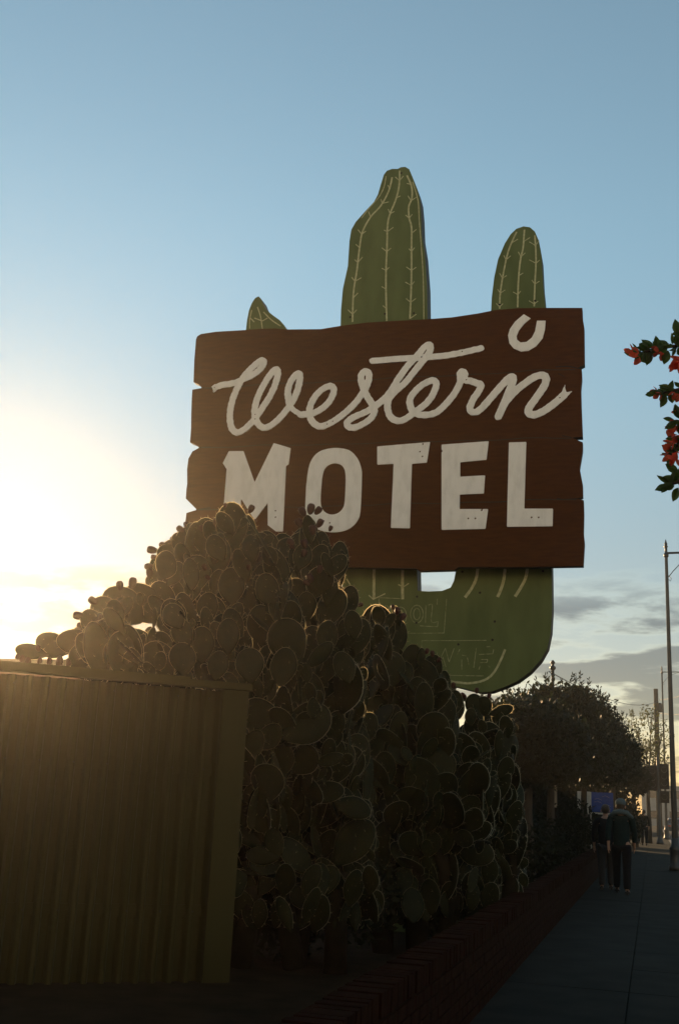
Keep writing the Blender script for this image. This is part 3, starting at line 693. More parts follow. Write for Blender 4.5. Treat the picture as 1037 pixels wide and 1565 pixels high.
# --- plant two: the tall clump in front of the lettering
shapeB = [(232, 900), (228, 868), (238, 842), (250, 826), (270, 812), (290, 800), (318, 792), (335, 780), (352, 770), (374, 775), (385, 803), (405, 815), (432, 817), (447, 822), (455, 790), (462, 780), (478, 782), (487, 800), (496, 816), (506, 832), (524, 832), (532, 852), (530, 880), (528, 905), (545, 930), (560, 950), (566, 1100), (590, 1420), (330, 1420), (250, 1200), (245, 1000), (248, 965), (226, 930)]
gapB = [[(270, 873), (298, 884), (296, 892), (284, 886)], [(289, 899), (295, 899), (295, 905), (289, 905)], [(254, 1000), (262, 960), (268, 940), (275, 938), (270, 962), (258, 1000)], [(285, 930), (290, 912), (292, 914), (287, 932)], [(268, 998), (266, 978), (269, 978), (270, 998)],
        [(334, 945), (342, 918), (343, 920), (336, 946)], [(331, 828), (329, 806), (333, 806), (337, 828)], [(473, 874), (490, 874), (484, 884), (478, 882)], [(366, 842), (369, 840), (370, 848), (366, 849)], [(348, 1005), (351, 1007), (350, 1009)], [(386, 1011), (389, 1013), (387, 1016)], [(315, 935), (317, 915), (318, 935)], [(478, 910), (480, 906), (481, 930), (479, 928)], [(268, 904), (281, 900), (281, 903), (270, 907)]]
heroB = [H(300, 848, 264, 818, 10.8, .1, 0), H(288, 872, 243, 838, 10.8, .2, 2), H(314, 836, 288, 800, 10.7, -.1, 1), H(272, 896, 233, 868, 10.8, .15, 3), H(268, 905, 230, 886, 10.8, .1, 4), H(330, 835, 318, 796, 10.6, .2, 3), H(360, 840, 350, 768, 10.6, .15, 0), H(380, 852, 378, 786, 10.7, -.3, 4), H(412, 868, 404, 812, 10.9, .2, 2), H(440, 880, 432, 815, 11.1, .3, 3), H(470, 868, 466, 800, 10.4, .9, 4), H(474, 832, 470, 787, 10.3, .35, 4), H(488, 872, 494, 812, 10.5, .5, 1), H(512, 890, 523, 828, 10.8, .45, 1), H(455, 880, 446, 838, 10.4, .5, 4),
         H(318, 850, 312, 792, 10.7, 0, 2), H(290, 862, 284, 806, 10.8, .1, 2), H(272, 880, 256, 826, 10.9, -.1, 0), H(260, 905, 240, 848, 10.9, .2, 2), H(262, 920, 226, 880, 10.8, .3, 1), H(300, 905, 300, 848, 10.5, .2, 5), H(335, 880, 334, 822, 10.5, -.2, 0), H(390, 905, 392, 842, 10.3, .1, 5), H(430, 925, 420, 865, 10.3, -.1, 2), H(356, 925, 352, 868, 10.2, .2, 2), H(316, 955, 318, 905, 10.2, .1, 0),
         H(500, 930, 508, 880, 10.4, .2, 1), H(530, 945, 536, 895, 10.7, .4, 0), H(470, 950, 466, 905, 10.2, -.2, 2), H(450, 985, 440, 930, 9.9, .1, 5), H(500, 1000, 500, 948, 10.0, .2, 0), H(400, 985, 396, 925, 9.9, 0, 2), H(350, 1000, 348, 945, 9.8, .3, 0), H(310, 1015, 306, 958, 9.8, -.1, 2), H(280, 1020, 284, 970, 9.9, .2, 1),
         H(384, 1045, 380, 990, 9.6, .1, 5), H(430, 1050, 436, 990, 9.6, -.2, 2), H(330, 1040, 336, 995, 9.5, .2, 2), H(545, 1000, 552, 945, 10.5, .1, 0)]
frB = [(238, 842, 10.9, -85, .11), (238, 852, 10.9, -88, .07), (232, 866, 10.8, -90, .095), (226, 884, 10.8, -5, .10), (244, 832, 10.9, -40, .09), (262, 820, 10.9, -60, .08), (272, 806, 10.8, -50, .09), (276, 800, 10.8, -10, .07), (284, 804, 10.7, 5, .08), (322, 798, 10.6, -8, .09), (340, 776, 10.5, 15, .05), (377, 784, 10.6, 25, .09), (384, 800, 10.7, 30, .05), (300, 806, 10.7, -15, .075), (310, 800, 10.7, 20, .07),
       (463, 789, 10.2, -30, .10), (470, 786, 10.2, 8, .11), (478, 786, 10.2, 38, .09), (458, 806, 10.3, -35, .10), (482, 806, 10.2, 25, .09), (475, 818, 10.1, -5, .10), (446, 832, 10.2, -60, .08), (448, 838, 10.2, -70, .06), (464, 838, 10.1, -20, .09), (460, 852, 10.1, 10, .08), (474, 890, 10.1, -30, .09), (484, 876, 10.2, 10, .08), (470, 894, 10.1, -60, .07), (389, 852, 10.2, 25, .06), (392, 860, 10.2, 5, .06), (378, 872, 10.1, -20, .06),
       (500, 812, 10.5, 20, .06), (312, 872, 10.4, -30, .07), (318, 886, 10.4, -50, .06)]
frB = [(x + 9, y + 8, Y, a, L * 1.05) if x < 330 and Y > 10.5 and x > 240 else (x + 3, y, Y, a, L) for x, y, Y, a, L in frB]
opuntia('prickly_pear', 'tallest prickly pear clump covering the lower left corner of the motel board', 23, [300, 380, 460, 520], shapeB, gapB, 10.7, .85, 800, .33, heroB, frB, 95)

# --- plant three: darker, lower, in front of the faded green panel
shapeC = [(545, 945), (562, 935), (575, 922), (595, 925), (612, 945), (616, 985), (650, 1000), (668, 1008), (682, 1028), (694, 1052), (700, 1090), (712, 1120), (760, 1150), (770, 1400), (560, 1420), (535, 1100)]
gapC = [[(569, 1028), (573, 1024), (571, 1031)]]
heroC = [H(582, 1000, 572, 925, 12.0, .15, 2), H(602, 1005, 606, 945, 12.1, .3, 0), H(560, 1010, 553, 950, 12.0, 0, 0), H(625, 1030, 632, 985, 12.0, .2, 2), H(655, 1050, 662, 1000, 12.2, -.2, 0), H(675, 1068, 680, 1025, 12.3, .2, 1), H(640, 1020, 645, 990, 11.9, .3, 4), H(610, 960, 604, 926, 12.0, .3, 4), H(600, 1050, 596, 995, 11.7, .1, 5), H(690, 1095, 695, 1055, 12.3, .1, 2), H(640, 1085, 636, 1035, 11.8, -.1, 2)]
frC = [(606, 940, 11.9, 5, .09), (612, 948, 11.9, 30, .09), (600, 932, 11.9, -5, .06), (650, 1000, 12, 20, .07), (660, 1004, 12.1, 0, .07), (545, 925, 11.9, 80, .07), (690, 1052, 12.2, 20, .07), (668, 1012, 12.1, 30, .06)]
opuntia('prickly_pear', 'dark low prickly pear in front of the faded writing on the green panel', 35, [590, 640, 690], shapeC, gapC, 12.1, .55, 480, .34, heroC, frC, 60)

# --- plant four: the arching one below the end of the cutout
shapeD = [(702, 1100), (706, 1070), (716, 1062), (733, 1062), (745, 1080), (770, 1088), (792, 1100), (800, 1180), (810, 1390), (700, 1390), (698, 1130)]
gapD = [[(706, 1091), (711, 1084), (716, 1090), (724, 1099), (712, 1097)], [(700, 1063), (713, 1063), (712, 1069), (702, 1069)]]
heroD = [H(728, 1098, 722, 1060, 13.0, .2, 5), H(716, 1073, 700, 1062, 13.0, .3, 4), H(742, 1096, 736, 1064, 13.0, -.2, 5), H(745, 1092, 784, 1082, 13.1, .2, 4), H(718, 1110, 719, 1082, 12.9, .1, 0), H(700, 1100, 701, 1064, 12.9, .1, 1)]
opuntia('prickly_pear', 'small arching prickly pear just right of and below the green cutout', 47, [735, 770], shapeD, gapD, 13.0, .5, 170, .33, heroD, [(712, 1066, 12.9, -60, .08), (728, 1060, 12.9, 0, .07), (745, 1068, 13.0, 20, .07)], 40)

# --- grassy yucca tuft seen through the gap at left
rn = random.Random(8); yb = at_depth(212, 1035, 10.9); b = MB()
yz = yb.z; yb.z = 0
for k in range(90):
    a = rn.uniform(0, 6.28); l = rn.uniform(.35, .62); tl = rn.uniform(.1, .9)
    p0 = Vector((0, 0, yz - .1)); d = Vector((math.cos(a) * tl, math.sin(a) * tl, 1)).normalized(); s = d.orthogonal().normalized() * .012
    pm_ = p0 + d * l * .5; p1 = p0 + d * l + Vector((0, 0, -.12 * tl)); b.add([p0 - s, p0 + s, pm_ + s * .8, p1, pm_ - s * .8], [(0, 1, 2, 3, 4)])
yu = empty('yucca', yb, 0, 'spiky narrow-leaved yucca showing through the gap in the left cactus', 'plant')
b.build('leaves', M['leaf2'], yu); b = MB(); b.tube([(0, 0, 0), (.03, 0, yz * .5), (0, 0, yz - .08)], [.09, .075, .07], 9); b.build('trunk', M['bark'], yu)

# ---------------------------------------------------------------- foliage
def leaf_cloud(b, c, r, n, size, rn, shell=0.55, upright=0.0, asp=2.0):
    c = Vector(c)
    for _ in range(n):
        while True:
            v = Vector((rn.uniform(-1, 1), rn.uniform(-1, 1), rn.uniform(-1, 1)))
            if v.length <= 1: break
        if v.length > .01 and v.length < shell: v = v.normalized() * (shell + (1 - shell) * rn.random())
        v *= 1 + rn.gauss(0, .06)
        p = c + Vector((v.x * r[0], v.y * r[1], v.z * r[2]))
        d = Vector((rn.gauss(0, 1), rn.gauss(0, 1), rn.gauss(0, 1) + upright)).normalized(); s = d.orthogonal().normalized()
        s = (s + d.cross(s) * rn.uniform(-1, 1)).normalized(); l = size * rn.uniform(.6, 1.3)
        s = s * l / asp / 2
        b.add([p, p + d * l * .5 + s, p + d * l, p + d * l * .5 - s], [(0, 1, 2, 3)])
def tree(name, label, base, trunk_top, clumps, nleaf, size, m, seed, twigs=0, upright=0.0, group='street trees beyond the wall', r0=.12, asp=2.0, lean=0.0):
    rn = random.Random(seed); root = empty(name, base, 0, label, 'tree', group)
    t = MB(); tp = Vector((lean, 0, trunk_top))
    t.tube([(0, 0, 0), (.02, .01, trunk_top * .35), (lean * .5 - .02, 0, trunk_top * .7), tp], [r0 * 1.35, r0, r0 * .85, r0 * .7], 10)
    for (cx, cy, cz, rx, ry, rz) in clumps:
        c = Vector((cx, cy, cz)); mid = tp.lerp(c, .5) + Vector((rn.uniform(-.1, .1), rn.uniform(-.1, .1), -.1))
        t.tube([tp - Vector((0, 0, .1)), mid, c], [r0 * .5, r0 * .32, r0 * .15], 7)
        for k in range(5):
            e = c + Vector((rn.uniform(-1, 1) * rx, rn.uniform(-1, 1) * ry, rn.uniform(-.3, 1) * rz)) * .85
            t.tube([mid.lerp(c, .5), c.lerp(e, .5) + Vector((0, 0, .05)), e], [r0 * .14, r0 * .09, r0 * .03], 5)
    b = MB(); vol = sum(c[3] * c[4] * c[5] for c in clumps)
    for c in clumps:
        leaf_cloud(b, c[:3], c[3:], int(nleaf * c[3] * c[4] * c[5] / vol), size, rn, .3, upright, asp)
        if nleaf > 3000: leaf_cloud(b, c[:3], [v * .72 for v in c[3:]], 420, size * 2.2, rn, .2, upright, 1.4)
    for k in range(twigs):
        c = rn.choice(clumps); a = rn.uniform(0, 6.28); e = rn.uniform(.2, 1.2); v = Vector((math.cos(a) * math.cos(e) * c[3], math.sin(a) * math.cos(e) * c[4], math.sin(e) * c[5])) * .9
        p = Vector(c[:3]) + v; d = Vector((v.x * .35, v.y * .35, 1)).normalized(); l = rn.uniform(.2, .6)
        b.tube([p - d * .2, p + d * l], [r0 * .05, r0 * .03], 4, 1, cap=False)
        for j in range(int(l * 32)):
            q = p + d * rn.uniform(0, l); dd = (d * .7 + Vector((rn.gauss(0, .6), rn.gauss(0, .6), rn.gauss(0, .4)))).normalized(); s = dd.orthogonal().normalized() * size * .2
            ll = size * rn.uniform(.5, 1); b.add([q, q + dd * ll * .5 + s, q + dd * ll, q + dd * ll * .5 - s], [(0, 1, 2, 3)])
    t.build('trunk', M['bark'], root); b.build('crown', [m, M['bark']], root); return root
def base_at(pxx, Y): v = at_depth(pxx, 1300, Y); v.z = 0; return v
def zat(py, Y, pxx=850): return at_depth(pxx, py, Y).z
def clumps_px(base, Y, L):
    """(px, py, rx, rz metres) list -> local clumps"""
    out = []
    for (x, y, rx, rz) in L:
        X = at_depth(x, y, Y); out.append((X.x - base.x, random.Random(int(x * y)).uniform(-.4, .4) * rx, X.z, rx, rx * .95, rz))
    return out
spec = [
 ('tree', 'small round clipped tree with a smooth dark dome just right of the green cutout', 806, 21, [(806, 1124, 1.0, .74), (760, 1150, .8, .6), (848, 1140, .8, .7), (800, 1165, 1.1, .55)], 17000, .11, 'leaf', 0, 0.0),
 ('tree', 'feathery tree rising directly behind the round clipped tree', 842, 29, [(835, 1102, 1.1, .95), (800, 1112, 1.0, .9), (866, 1098, 1.0, .9), (850, 1140, 1.6, 1.0), (815, 1150, 1.5, .9), (880, 1150, 1.3, .9), (770, 1110, .7, .8), (760, 1150, 1.0, .9)], 26000, .13, 'leaf', 120, 0.8),
 ('tree', 'broad dark tree with tufted top right of the feathery tree', 893, 35, [(888, 1098, 1.1, 1.0), (908, 1118, .9, .9), (865, 1108, 1.1, 1.0), (895, 1155, 1.6, 1.0), (920, 1158, 1.0, .85), (865, 1162, 1.4, .9)], 24000, .15, 'leaf', 90, 0.7),
 ('tree', 'dark tree between the broad tufted tree and the smallest dark one', 938, 44, [(925, 1128, .8, .85), (938, 1155, 1.0, .9), (918, 1168, 1.1, .9), (948, 1178, .8, .7)], 14000, .16, 'leaf', 50, 0.5),
 ('tree', 'smallest dark tree at the low right end of the row of dark trees', 970, 54, [(955, 1172, .75, .8), (968, 1188, .7, .65), (948, 1190, .9, .6), (974, 1198, .6, .5)], 9000, .19, 'leaf', 20, 0.3),
 ('tree', 'thin see-through tree with pale sparse leaves behind the lamp posts', 992, 62, [(972, 1112, .5, .8), (995, 1098, .6, .8), (1008, 1125, .65, .8), (985, 1140, .8, .8), (1000, 1160, .9, .8), (965, 1130, .4, .7)], 1500, .17, 'leaf2', 26, 0.4),
]
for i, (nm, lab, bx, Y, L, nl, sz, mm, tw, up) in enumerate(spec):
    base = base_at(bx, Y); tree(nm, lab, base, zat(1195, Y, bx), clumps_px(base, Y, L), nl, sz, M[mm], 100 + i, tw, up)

# shrubs filling the garden behind the wall
def shrub_proto():
    root = empty('shrub', (0, 0, 0), 0, 'x', 'shrub', 'dark shrubs growing behind the brick wall'); rn = random.Random(61); b = MB(); t = MB()
    for (x, y, z, r) in ((0, 0, .6, .62), (-.4, .1, .45, .45), (.42, -.1, .5, .46), (.1, .3, .8, .4), (-.15, -.3, .35, .45)):
        leaf_cloud(b, (x, y, z), (r, r, r * .85), 1000, .075, rn, .45, .3)
        t.tube([(0, 0, 0), (x * .4, y * .4, z * .5), (x, y, z)], [.03, .02, .01], 6)
    b.build('foliage', M['shrubleaf'], root); t.build('stem', M['bark'], root); return root
sp0 = shrub_proto()
shr = [(-3.4, 11.0, 1.15, 'dark shrub at the foot of the low dark prickly pear'), (-2.3, 12.4, .9, 'low dark shrub nearest the near end of the brick wall'), (-3.4, 14.2, 1.3, 'rounded dark shrub below the arching prickly pear'),
       (-2.4, 15.6, 1.0, 'dark shrub close behind the brick wall in front of the round clipped tree'), (-3.9, 17.2, 1.6, 'large dark shrub under the left edge of the round clipped tree'), (-2.7, 19.0, 1.4, 'tall dark shrub under the round clipped tree'),
       (-4.6, 20.5, 1.9, 'tallest dark shrub beneath the feathery tree'), (-2.6, 23, 1.35, 'dark shrub beyond the clipped tree beside the pavement'), (-3.6, 26, 1.8, 'dark shrub at the foot of the feathery tree'), (-2.3, 29, 1.25, 'dark shrub left of the pale and blue panels'), (-4.6, 31, 1.7, 'dark shrub below the broad dark tree'),
       (-5.2, 24, 2.1, 'dark shrub far back in the garden left of the feathery tree'), (-7.5, 22, 2.0, 'dark shrub far behind the green cutout post'),
       (-3.3, 31.5, 2.2, 'large dark shrub between the trunks of the feathery and the broad tree'), (-4.6, 37, 2.5, 'large dark shrub far back below the broad dark tree'), (-3.2, 45, 2.6, 'large dark shrub directly behind the pale and blue panels'), (-2.3, 49, 2.5, 'large dark shrub just right of and behind the blue panel'),
       (-1.95, 56, 2.3, 'dark shrub farthest along the pavement edge'), (-5.5, 50, 2.8, 'dark shrub farthest back in the garden behind the pale panel')]
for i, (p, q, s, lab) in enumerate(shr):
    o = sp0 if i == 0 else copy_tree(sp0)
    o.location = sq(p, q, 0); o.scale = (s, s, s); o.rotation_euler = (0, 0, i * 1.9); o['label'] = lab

# ---------------------------------------------------------------- lamp posts
def lamp_post(base, H_, label, top):
    root = empty('lamp_post', base, -TH, label, 'lamp post', 'lamp posts along the kerb')
    b = MB(); b.lathe((0, 0, 0), [(.19, 0), (.19, .12), (.16, .16), (.15, .55), (.17, .60), (.12, .68), (.10, .9)], 16); b.build('post_base', M['pole'], root)
    b = MB()
    n = 16; vs = []; zs = [.9, 2.5, 4.5, 6.5, H_ - .55]
    for j, z in enumerate(zs):
        for k in range(n):
            a = 2 * math.pi * k / n; r = (.095 - .045 * j / 4) * (1 if k % 2 else .9); vs.append((r * math.cos(a), r * math.sin(a), z))
    b.add(vs, [(j * n + k, j * n + (k + 1) % n, (j + 1) * n + (k + 1) % n, (j + 1) * n + k) for j in range(4) for k in range(n)]); b.build('pole', M['pole'], root)
    b = MB(); b.lathe((0, 0, H_ - .55), [(.06, 0), (.075, .03), (.075, .10), (.045, .14), (.04, .30), (.065, .33), (.04, .37), (.05, .42), (.03, .47), (.008, .56)], 12); b.build('finial', M['pole'], root)
    b = MB(); za = H_ - .42; b.tube([(0.04, 0, za), (1.0, 0, za + .02), (1.9, 0, za + .03), (2.1, 0, za - .02)], [.035, .032, .028, .025], 8); b.build('arm', M['pole'], root)
    b = MB(); b.tube([(0.05, 0, za - .75), (.18, 0, za - .58), (.42, 0, za - .32), (.75, 0, za - .12), (1.15, 0, za - .01)], .014, 6)
    b.tube([(0.05, 0, za - .82), (.10, 0, za - .88), (.13, 0, za - .80), (.06, 0, za - .7)], .01, 6); b.build('brace', M['pole'], root)
    l = MB(); l.lathe((2.12, 0, za - .50), [(.05, .48), (.10, .42), (.13, .34), (.22, .24), (.20, .22)], 14); lo_ = l.build('lantern', M['pole'], root)
    l = MB(); l.lathe((2.12, 0, za - .50), [(.19, .215), (.17, .12), (.10, .04), (.03, 0)], 14); l.build('globe', M['glass'], lo_)
    return root
pb = [(1032, 1331, 825, 'nearest and tallest lamp post at the right edge of the picture'), (1018, 1283, 1018, 'second lamp post, seen left of the nearest one with its arm lower')]
pinfo = []
for bx, by, ty, lab in pb:
    B = at_height(bx, by, 0)
    # height from the top pixel at the same depth
    tz = at_depth(1016, ty, B.y).z; pinfo.append((B, tz)); lamp_post(B, tz, lab, ty)
# third pole: timber utility pole
B3 = base_at(1008, 85); z3 = at_depth(1004, 1053, 85).z
up_ = empty('utility_pole', B3, -TH, 'thick utility pole farthest away, left of the second lamp post', 'pole')
b = MB(); b.tube([(0, 0, 0), (0, 0, z3)], [.22, .17], 12); b.build('pole', M['bark'], up_)
b = MB(); b.lathe((.28, 0, z3 - 1.8), [(.14, 0), (.16, .05), (.16, .65), (.1, .72)], 10); b.build('transformer', M['pole'], up_)
# lamp on slim pole above the feathery tree
B4 = base_at(845, 33); z4 = at_depth(843, 1010, 33).z
sp4 = empty('street_pole', B4, -TH, 'slim pole with a knobbed top poking above the feathery tree', 'pole')
b = MB(); b.tube([(0, 0, 0), (0, 0, z4 - .25)], [.07, .045], 10); b.build('pole', M['pole'], sp4)
b = MB(); b.lathe((0, 0, z4 - .28), [(.05, 0), (.09, .04), (.09, .10), (.04, .13), (.04, .18), (.08, .22), (.03, .30)], 10); b.build('finial', M['pole'], sp4)

# overhead cables
def cable(a, c, sag, label, r=.012):
    b = MB(); a = Vector(a); c = Vector(c); pts = [a.lerp(c, t / 14) - ZZ * sag * 4 * (t / 14) * (1 - t / 14) for t in range(15)]
    b.tube([p - a for p in pts], r, 5, cap=False); o = b.build('overhead_cable', M['wire'], None, a); tag(o, label, 'cable', 'overhead cables'); return o
cable(at_depth(1004, 1072, 85), at_depth(838, 1026, 33.2), .6, 'thin dark cable running from the utility pole to the slim pole above the trees', .016)
cable(at_depth(1006, 1070, 85), sq(7.5, 26, 9.2), 1.1, 'upper cable rising from the utility pole to the right edge', .02)
cable(at_depth(1006, 1090, 85), sq(7.5, 26, 6.4), .9, 'lower cable leaving the utility pole behind the lamp posts', .02)

# traffic light
def traffic_light(base, label):
    root = empty('traffic_light', base, -TH, label, 'traffic light')
    b = MB(); b.lathe((0, 0, 0), [(.2, 0), (.2, .1), (.12, .3), (.09, .5), (.08, 4.6), (.05, 4.7), (.02, 4.8)], 12); b.build('pole', M['pole'], root)
    for (x, y, z, n) in ((.32, 0, 3.6, 3), (-.30, .05, 3.5, 3), (.30, -.04, 2.5, 1)):
        hgt = .36 * n + .08
        h = MB(); h.box((x, y, z), (.36, .24, hgt), 0, None, .03); h.box((x, y + .14, z), (.52, .02, hgt + .2), 0); h.tube([(0, y, z + .2), (x, y, z + .2)], .025, 6)
        ho = h.build('signal_head', M['black'], root)
        for k in range(n):
            zz = z + (k - (n - 1) / 2) * .36; l = MB(); l.tube([(x, y - .125, zz), (x, y - .30, zz - .02)], [.14, .15], 12, cap=False); l.build('visor', M['black'], ho)
    return root
traffic_light(sq(.35, 64, 0), 'black traffic light with three signal heads beside the second lamp post')

# pale and blue panels on posts
pbz = at_depth(902, 1228, 40); pan = empty('notice_board', Vector((pbz.x, pbz.y, 0)), -TH, 'notice board of one beige and one blue panel under the trees', 'sign')
kx = 40 / 1652.0 / math.cos(TH)
b = MB(); b.box((-.24, 0, pbz.z + .02), (.46, .05, .78), 0, None, .008); b.build('beige_panel', M['beige'], pan)
b = MB(); b.box((.40, 0, pbz.z + .06), (.76, .05, .68), 0, None, .008)
rn = random.Random(2)
for k in range(5):
    x0 = .10 + rn.uniform(0, .35); z0 = pbz.z - .15 + k * .1; b.tube([(x0, -.028, z0), (x0 + .12, -.028, z0 + .04), (x0 + .26, -.028, z0 - .02)], .004, 4, 1)
b.box((.40, -.002, pbz.z - .33), (.78, .06, .06), 1)
b.build('blue_panel', [M['blue'], M['beige']], pan)
b = MB(); b.box((.0, .0, (pbz.z + .4) / 2), (.035, .06, pbz.z + .4)); b.build('post', M['beige'], pan)
b = MB(); b.box((.76, .05, (pbz.z + .3) / 2), (.04, .04, pbz.z + .3)); b.build('post', M['pole'], pan)
# slim pale post left of it
wp = base_at(848, 30); wpo = empty('marker_post', wp, -TH, 'slim white marker post with a red foot between two tree trunks', 'post')
zt, zm = at_depth(846, 1200, 30).z, at_depth(848, 1234, 30).z
b = MB(); b.box((0, 0, (zt + zm) / 2), (.09, .06, zt - zm), 0, None, .01); b.build('post', M['beige'], wpo)
b = MB(); b.box((0, 0, zm / 2), (.10, .07, zm - .004), 0, None, .01); b.build('foot', M['brick'], wpo)

# far buildings down the street
def building(label, p, q, w, d, h, rows, cols, m):
    root = empty('building', sq(p, q, 0), -TH, label, 'building', 'low buildings far down the street')
    b = MB(); b.box((0, 0, h / 2), (w, d, h)); b.build('wall', m, root)
    b = MB(); b.box((0, 0, h + .13), (w + .3, d + .3, .26)); b.build('roof', M['stucco'], root)
    for r in range(rows):
        for c in range(cols):
            x = (c + .5) / cols * w - w / 2; z = 1.6 + r * 3.0
            wv = MB(); wv.box((x, -d / 2 - .02, z), (w / cols * .62, .08, 1.3), 0); wo_ = wv.build('window', M['stucco'], root)
            wv = MB(); wv.box((x, -d / 2 - .065, z), (w / cols * .54, .02, 1.14), 0); wv.build('pane', M['darkglass'], wo_)
    return root
building('long pale low building seen in slivers under the trees', -14, 105, 22, 10, 3.6, 1, 8, M['board'])
building('two storey pale building at the far end of the street between the lamp posts', 6.5, 180, 16, 12, 5.6, 2, 5, M['stucco'])
building('small pale building beyond the road at the far right end', 18, 150, 12, 10, 4.0, 1, 4, M['stucco'])

def unseen_building(label, p, q, w, d, h, mm='', cat='building'):  # unseen blocks added for bounce light and shade
    root = empty('building', sq(p, q, 0), -TH, label, cat, 'unseen buildings added behind the camera')
    b = MB(); b.box((0, 0, h / 2 - .1), (w, d, h)); b.build('wall', M['bounce_wall'] if mm == 'pale' else M['brick'], root)
    b = MB(); b.box((0, 0, h + .05), (w + .3, d + .3, .3)); b.build('parapet', M['stucco'], root)
    return root
unseen_building('unseen long pale building added behind the viewer to bounce sunlight', -4, -22, 70, 8, 22.0, 'pale')  # added: throws warm sunlight back onto the sign front
unseen_building('unseen dark brick building added close behind the viewer to shade the foreground', -9, -6.4, 28, 6, 7.6)  # added: keeps sky and bounced light off the low foreground
mo = empty('building', sq(-13.5, 42, 0), -TH, 'long dark single storey block added behind the garden trees for shade', 'building', 'blocks added beside the garden for shade')  # added block: shades the pavement and darkens gaps under the trees
b = MB(); b.box((0, 0, 2.0), (8, 40, 4.0)); b.build('wall', M['board'], mo)
b = MB(); b.box((0, 0, 4.1), (9.4, 41.4, .2)); b.build('roof', M['bark'], mo)
for k in range(8):
    y = -17.5 + k * 5; w_ = MB(); w_.box((4.02, y, 1.05), (.08, .95, 2.1)); w_.build('door', M['green'], mo)
    w_ = MB(); w_.box((4.03, y + 1.8, 1.5), (.1, 1.5, 1.1)); wf = w_.build('window', M['bark'], mo)
    w_ = MB(); w_.box((4.085, y + 1.8, 1.5), (.02, 1.36, .96)); w_.build('pane', M['darkglass'], wf)
# a parked car down the kerb
def car(base, label):
    root = empty('parked_car', base, -TH, label, 'car')
    side = [(-2.1, .35), (-2.15, .62), (-2.05, .85), (-1.75, .95), (-1.25, 1.36), (-.9, 1.45), (.45, 1.46), (.75, 1.40), (1.35, .96), (1.95, .86), (2.12, .70), (2.15, .40), (2.0, .28), (-2.0, .28)]
    b = MB(); n = len(side); vs = []
    for xx, tk in ((-.86, 0), (-.80, .0), (.80, 0), (.86, 0)):
        for (y, z) in side:
            x = xx * (1 - .22 * max(0, (z - .9) / .56)); vs.append((x, y, z if abs(xx) < .85 else z * .97 + .01))
    fs = [(r * n + i, r * n + (i + 1) % n, (r + 1) * n + (i + 1) % n, (r + 1) * n + i) for r in range(3) for i in range(n)] + [tuple(range(n)), tuple(range(3 * n, 4 * n))[::-1]]
    b.add(vs, fs); b.build('body', mat('car_paint', (.06, .065, .07), None, rough=.3), root)
    b = MB(); b.add([(-.60, -1.72, .99), (.60, -1.72, .99), (.55, -1.27, 1.355), (-.55, -1.27, 1.355)], [(0, 1, 2, 3)]); b.v = [(x, y - .02, z + .015) for x, y, z in b.v]; b.build('rear_window', M['darkglass'], root)
    for sx in (-1, 1):
        b = MB(); b.box((sx * .62, -2.14, .74), (.30, .06, .14), 0, None, .01); b.build('tail_light', M['flower'], root)
        for yy in (-1.35, 1.35):
            w = MB(); w.tube([(sx * .70, yy, .32), (sx * .88, yy, .32)], .32, 18); wo_ = w.build('wheel', M['black'], root)
            w = MB(); w.tube([(sx * .875, yy, .32), (sx * .895, yy, .32)], .19, 14); w.build('rim', M['kerb'], wo_)
    return root
car(sq(2.1, 112, -.13), 'grey car parked at the kerb far down the street')

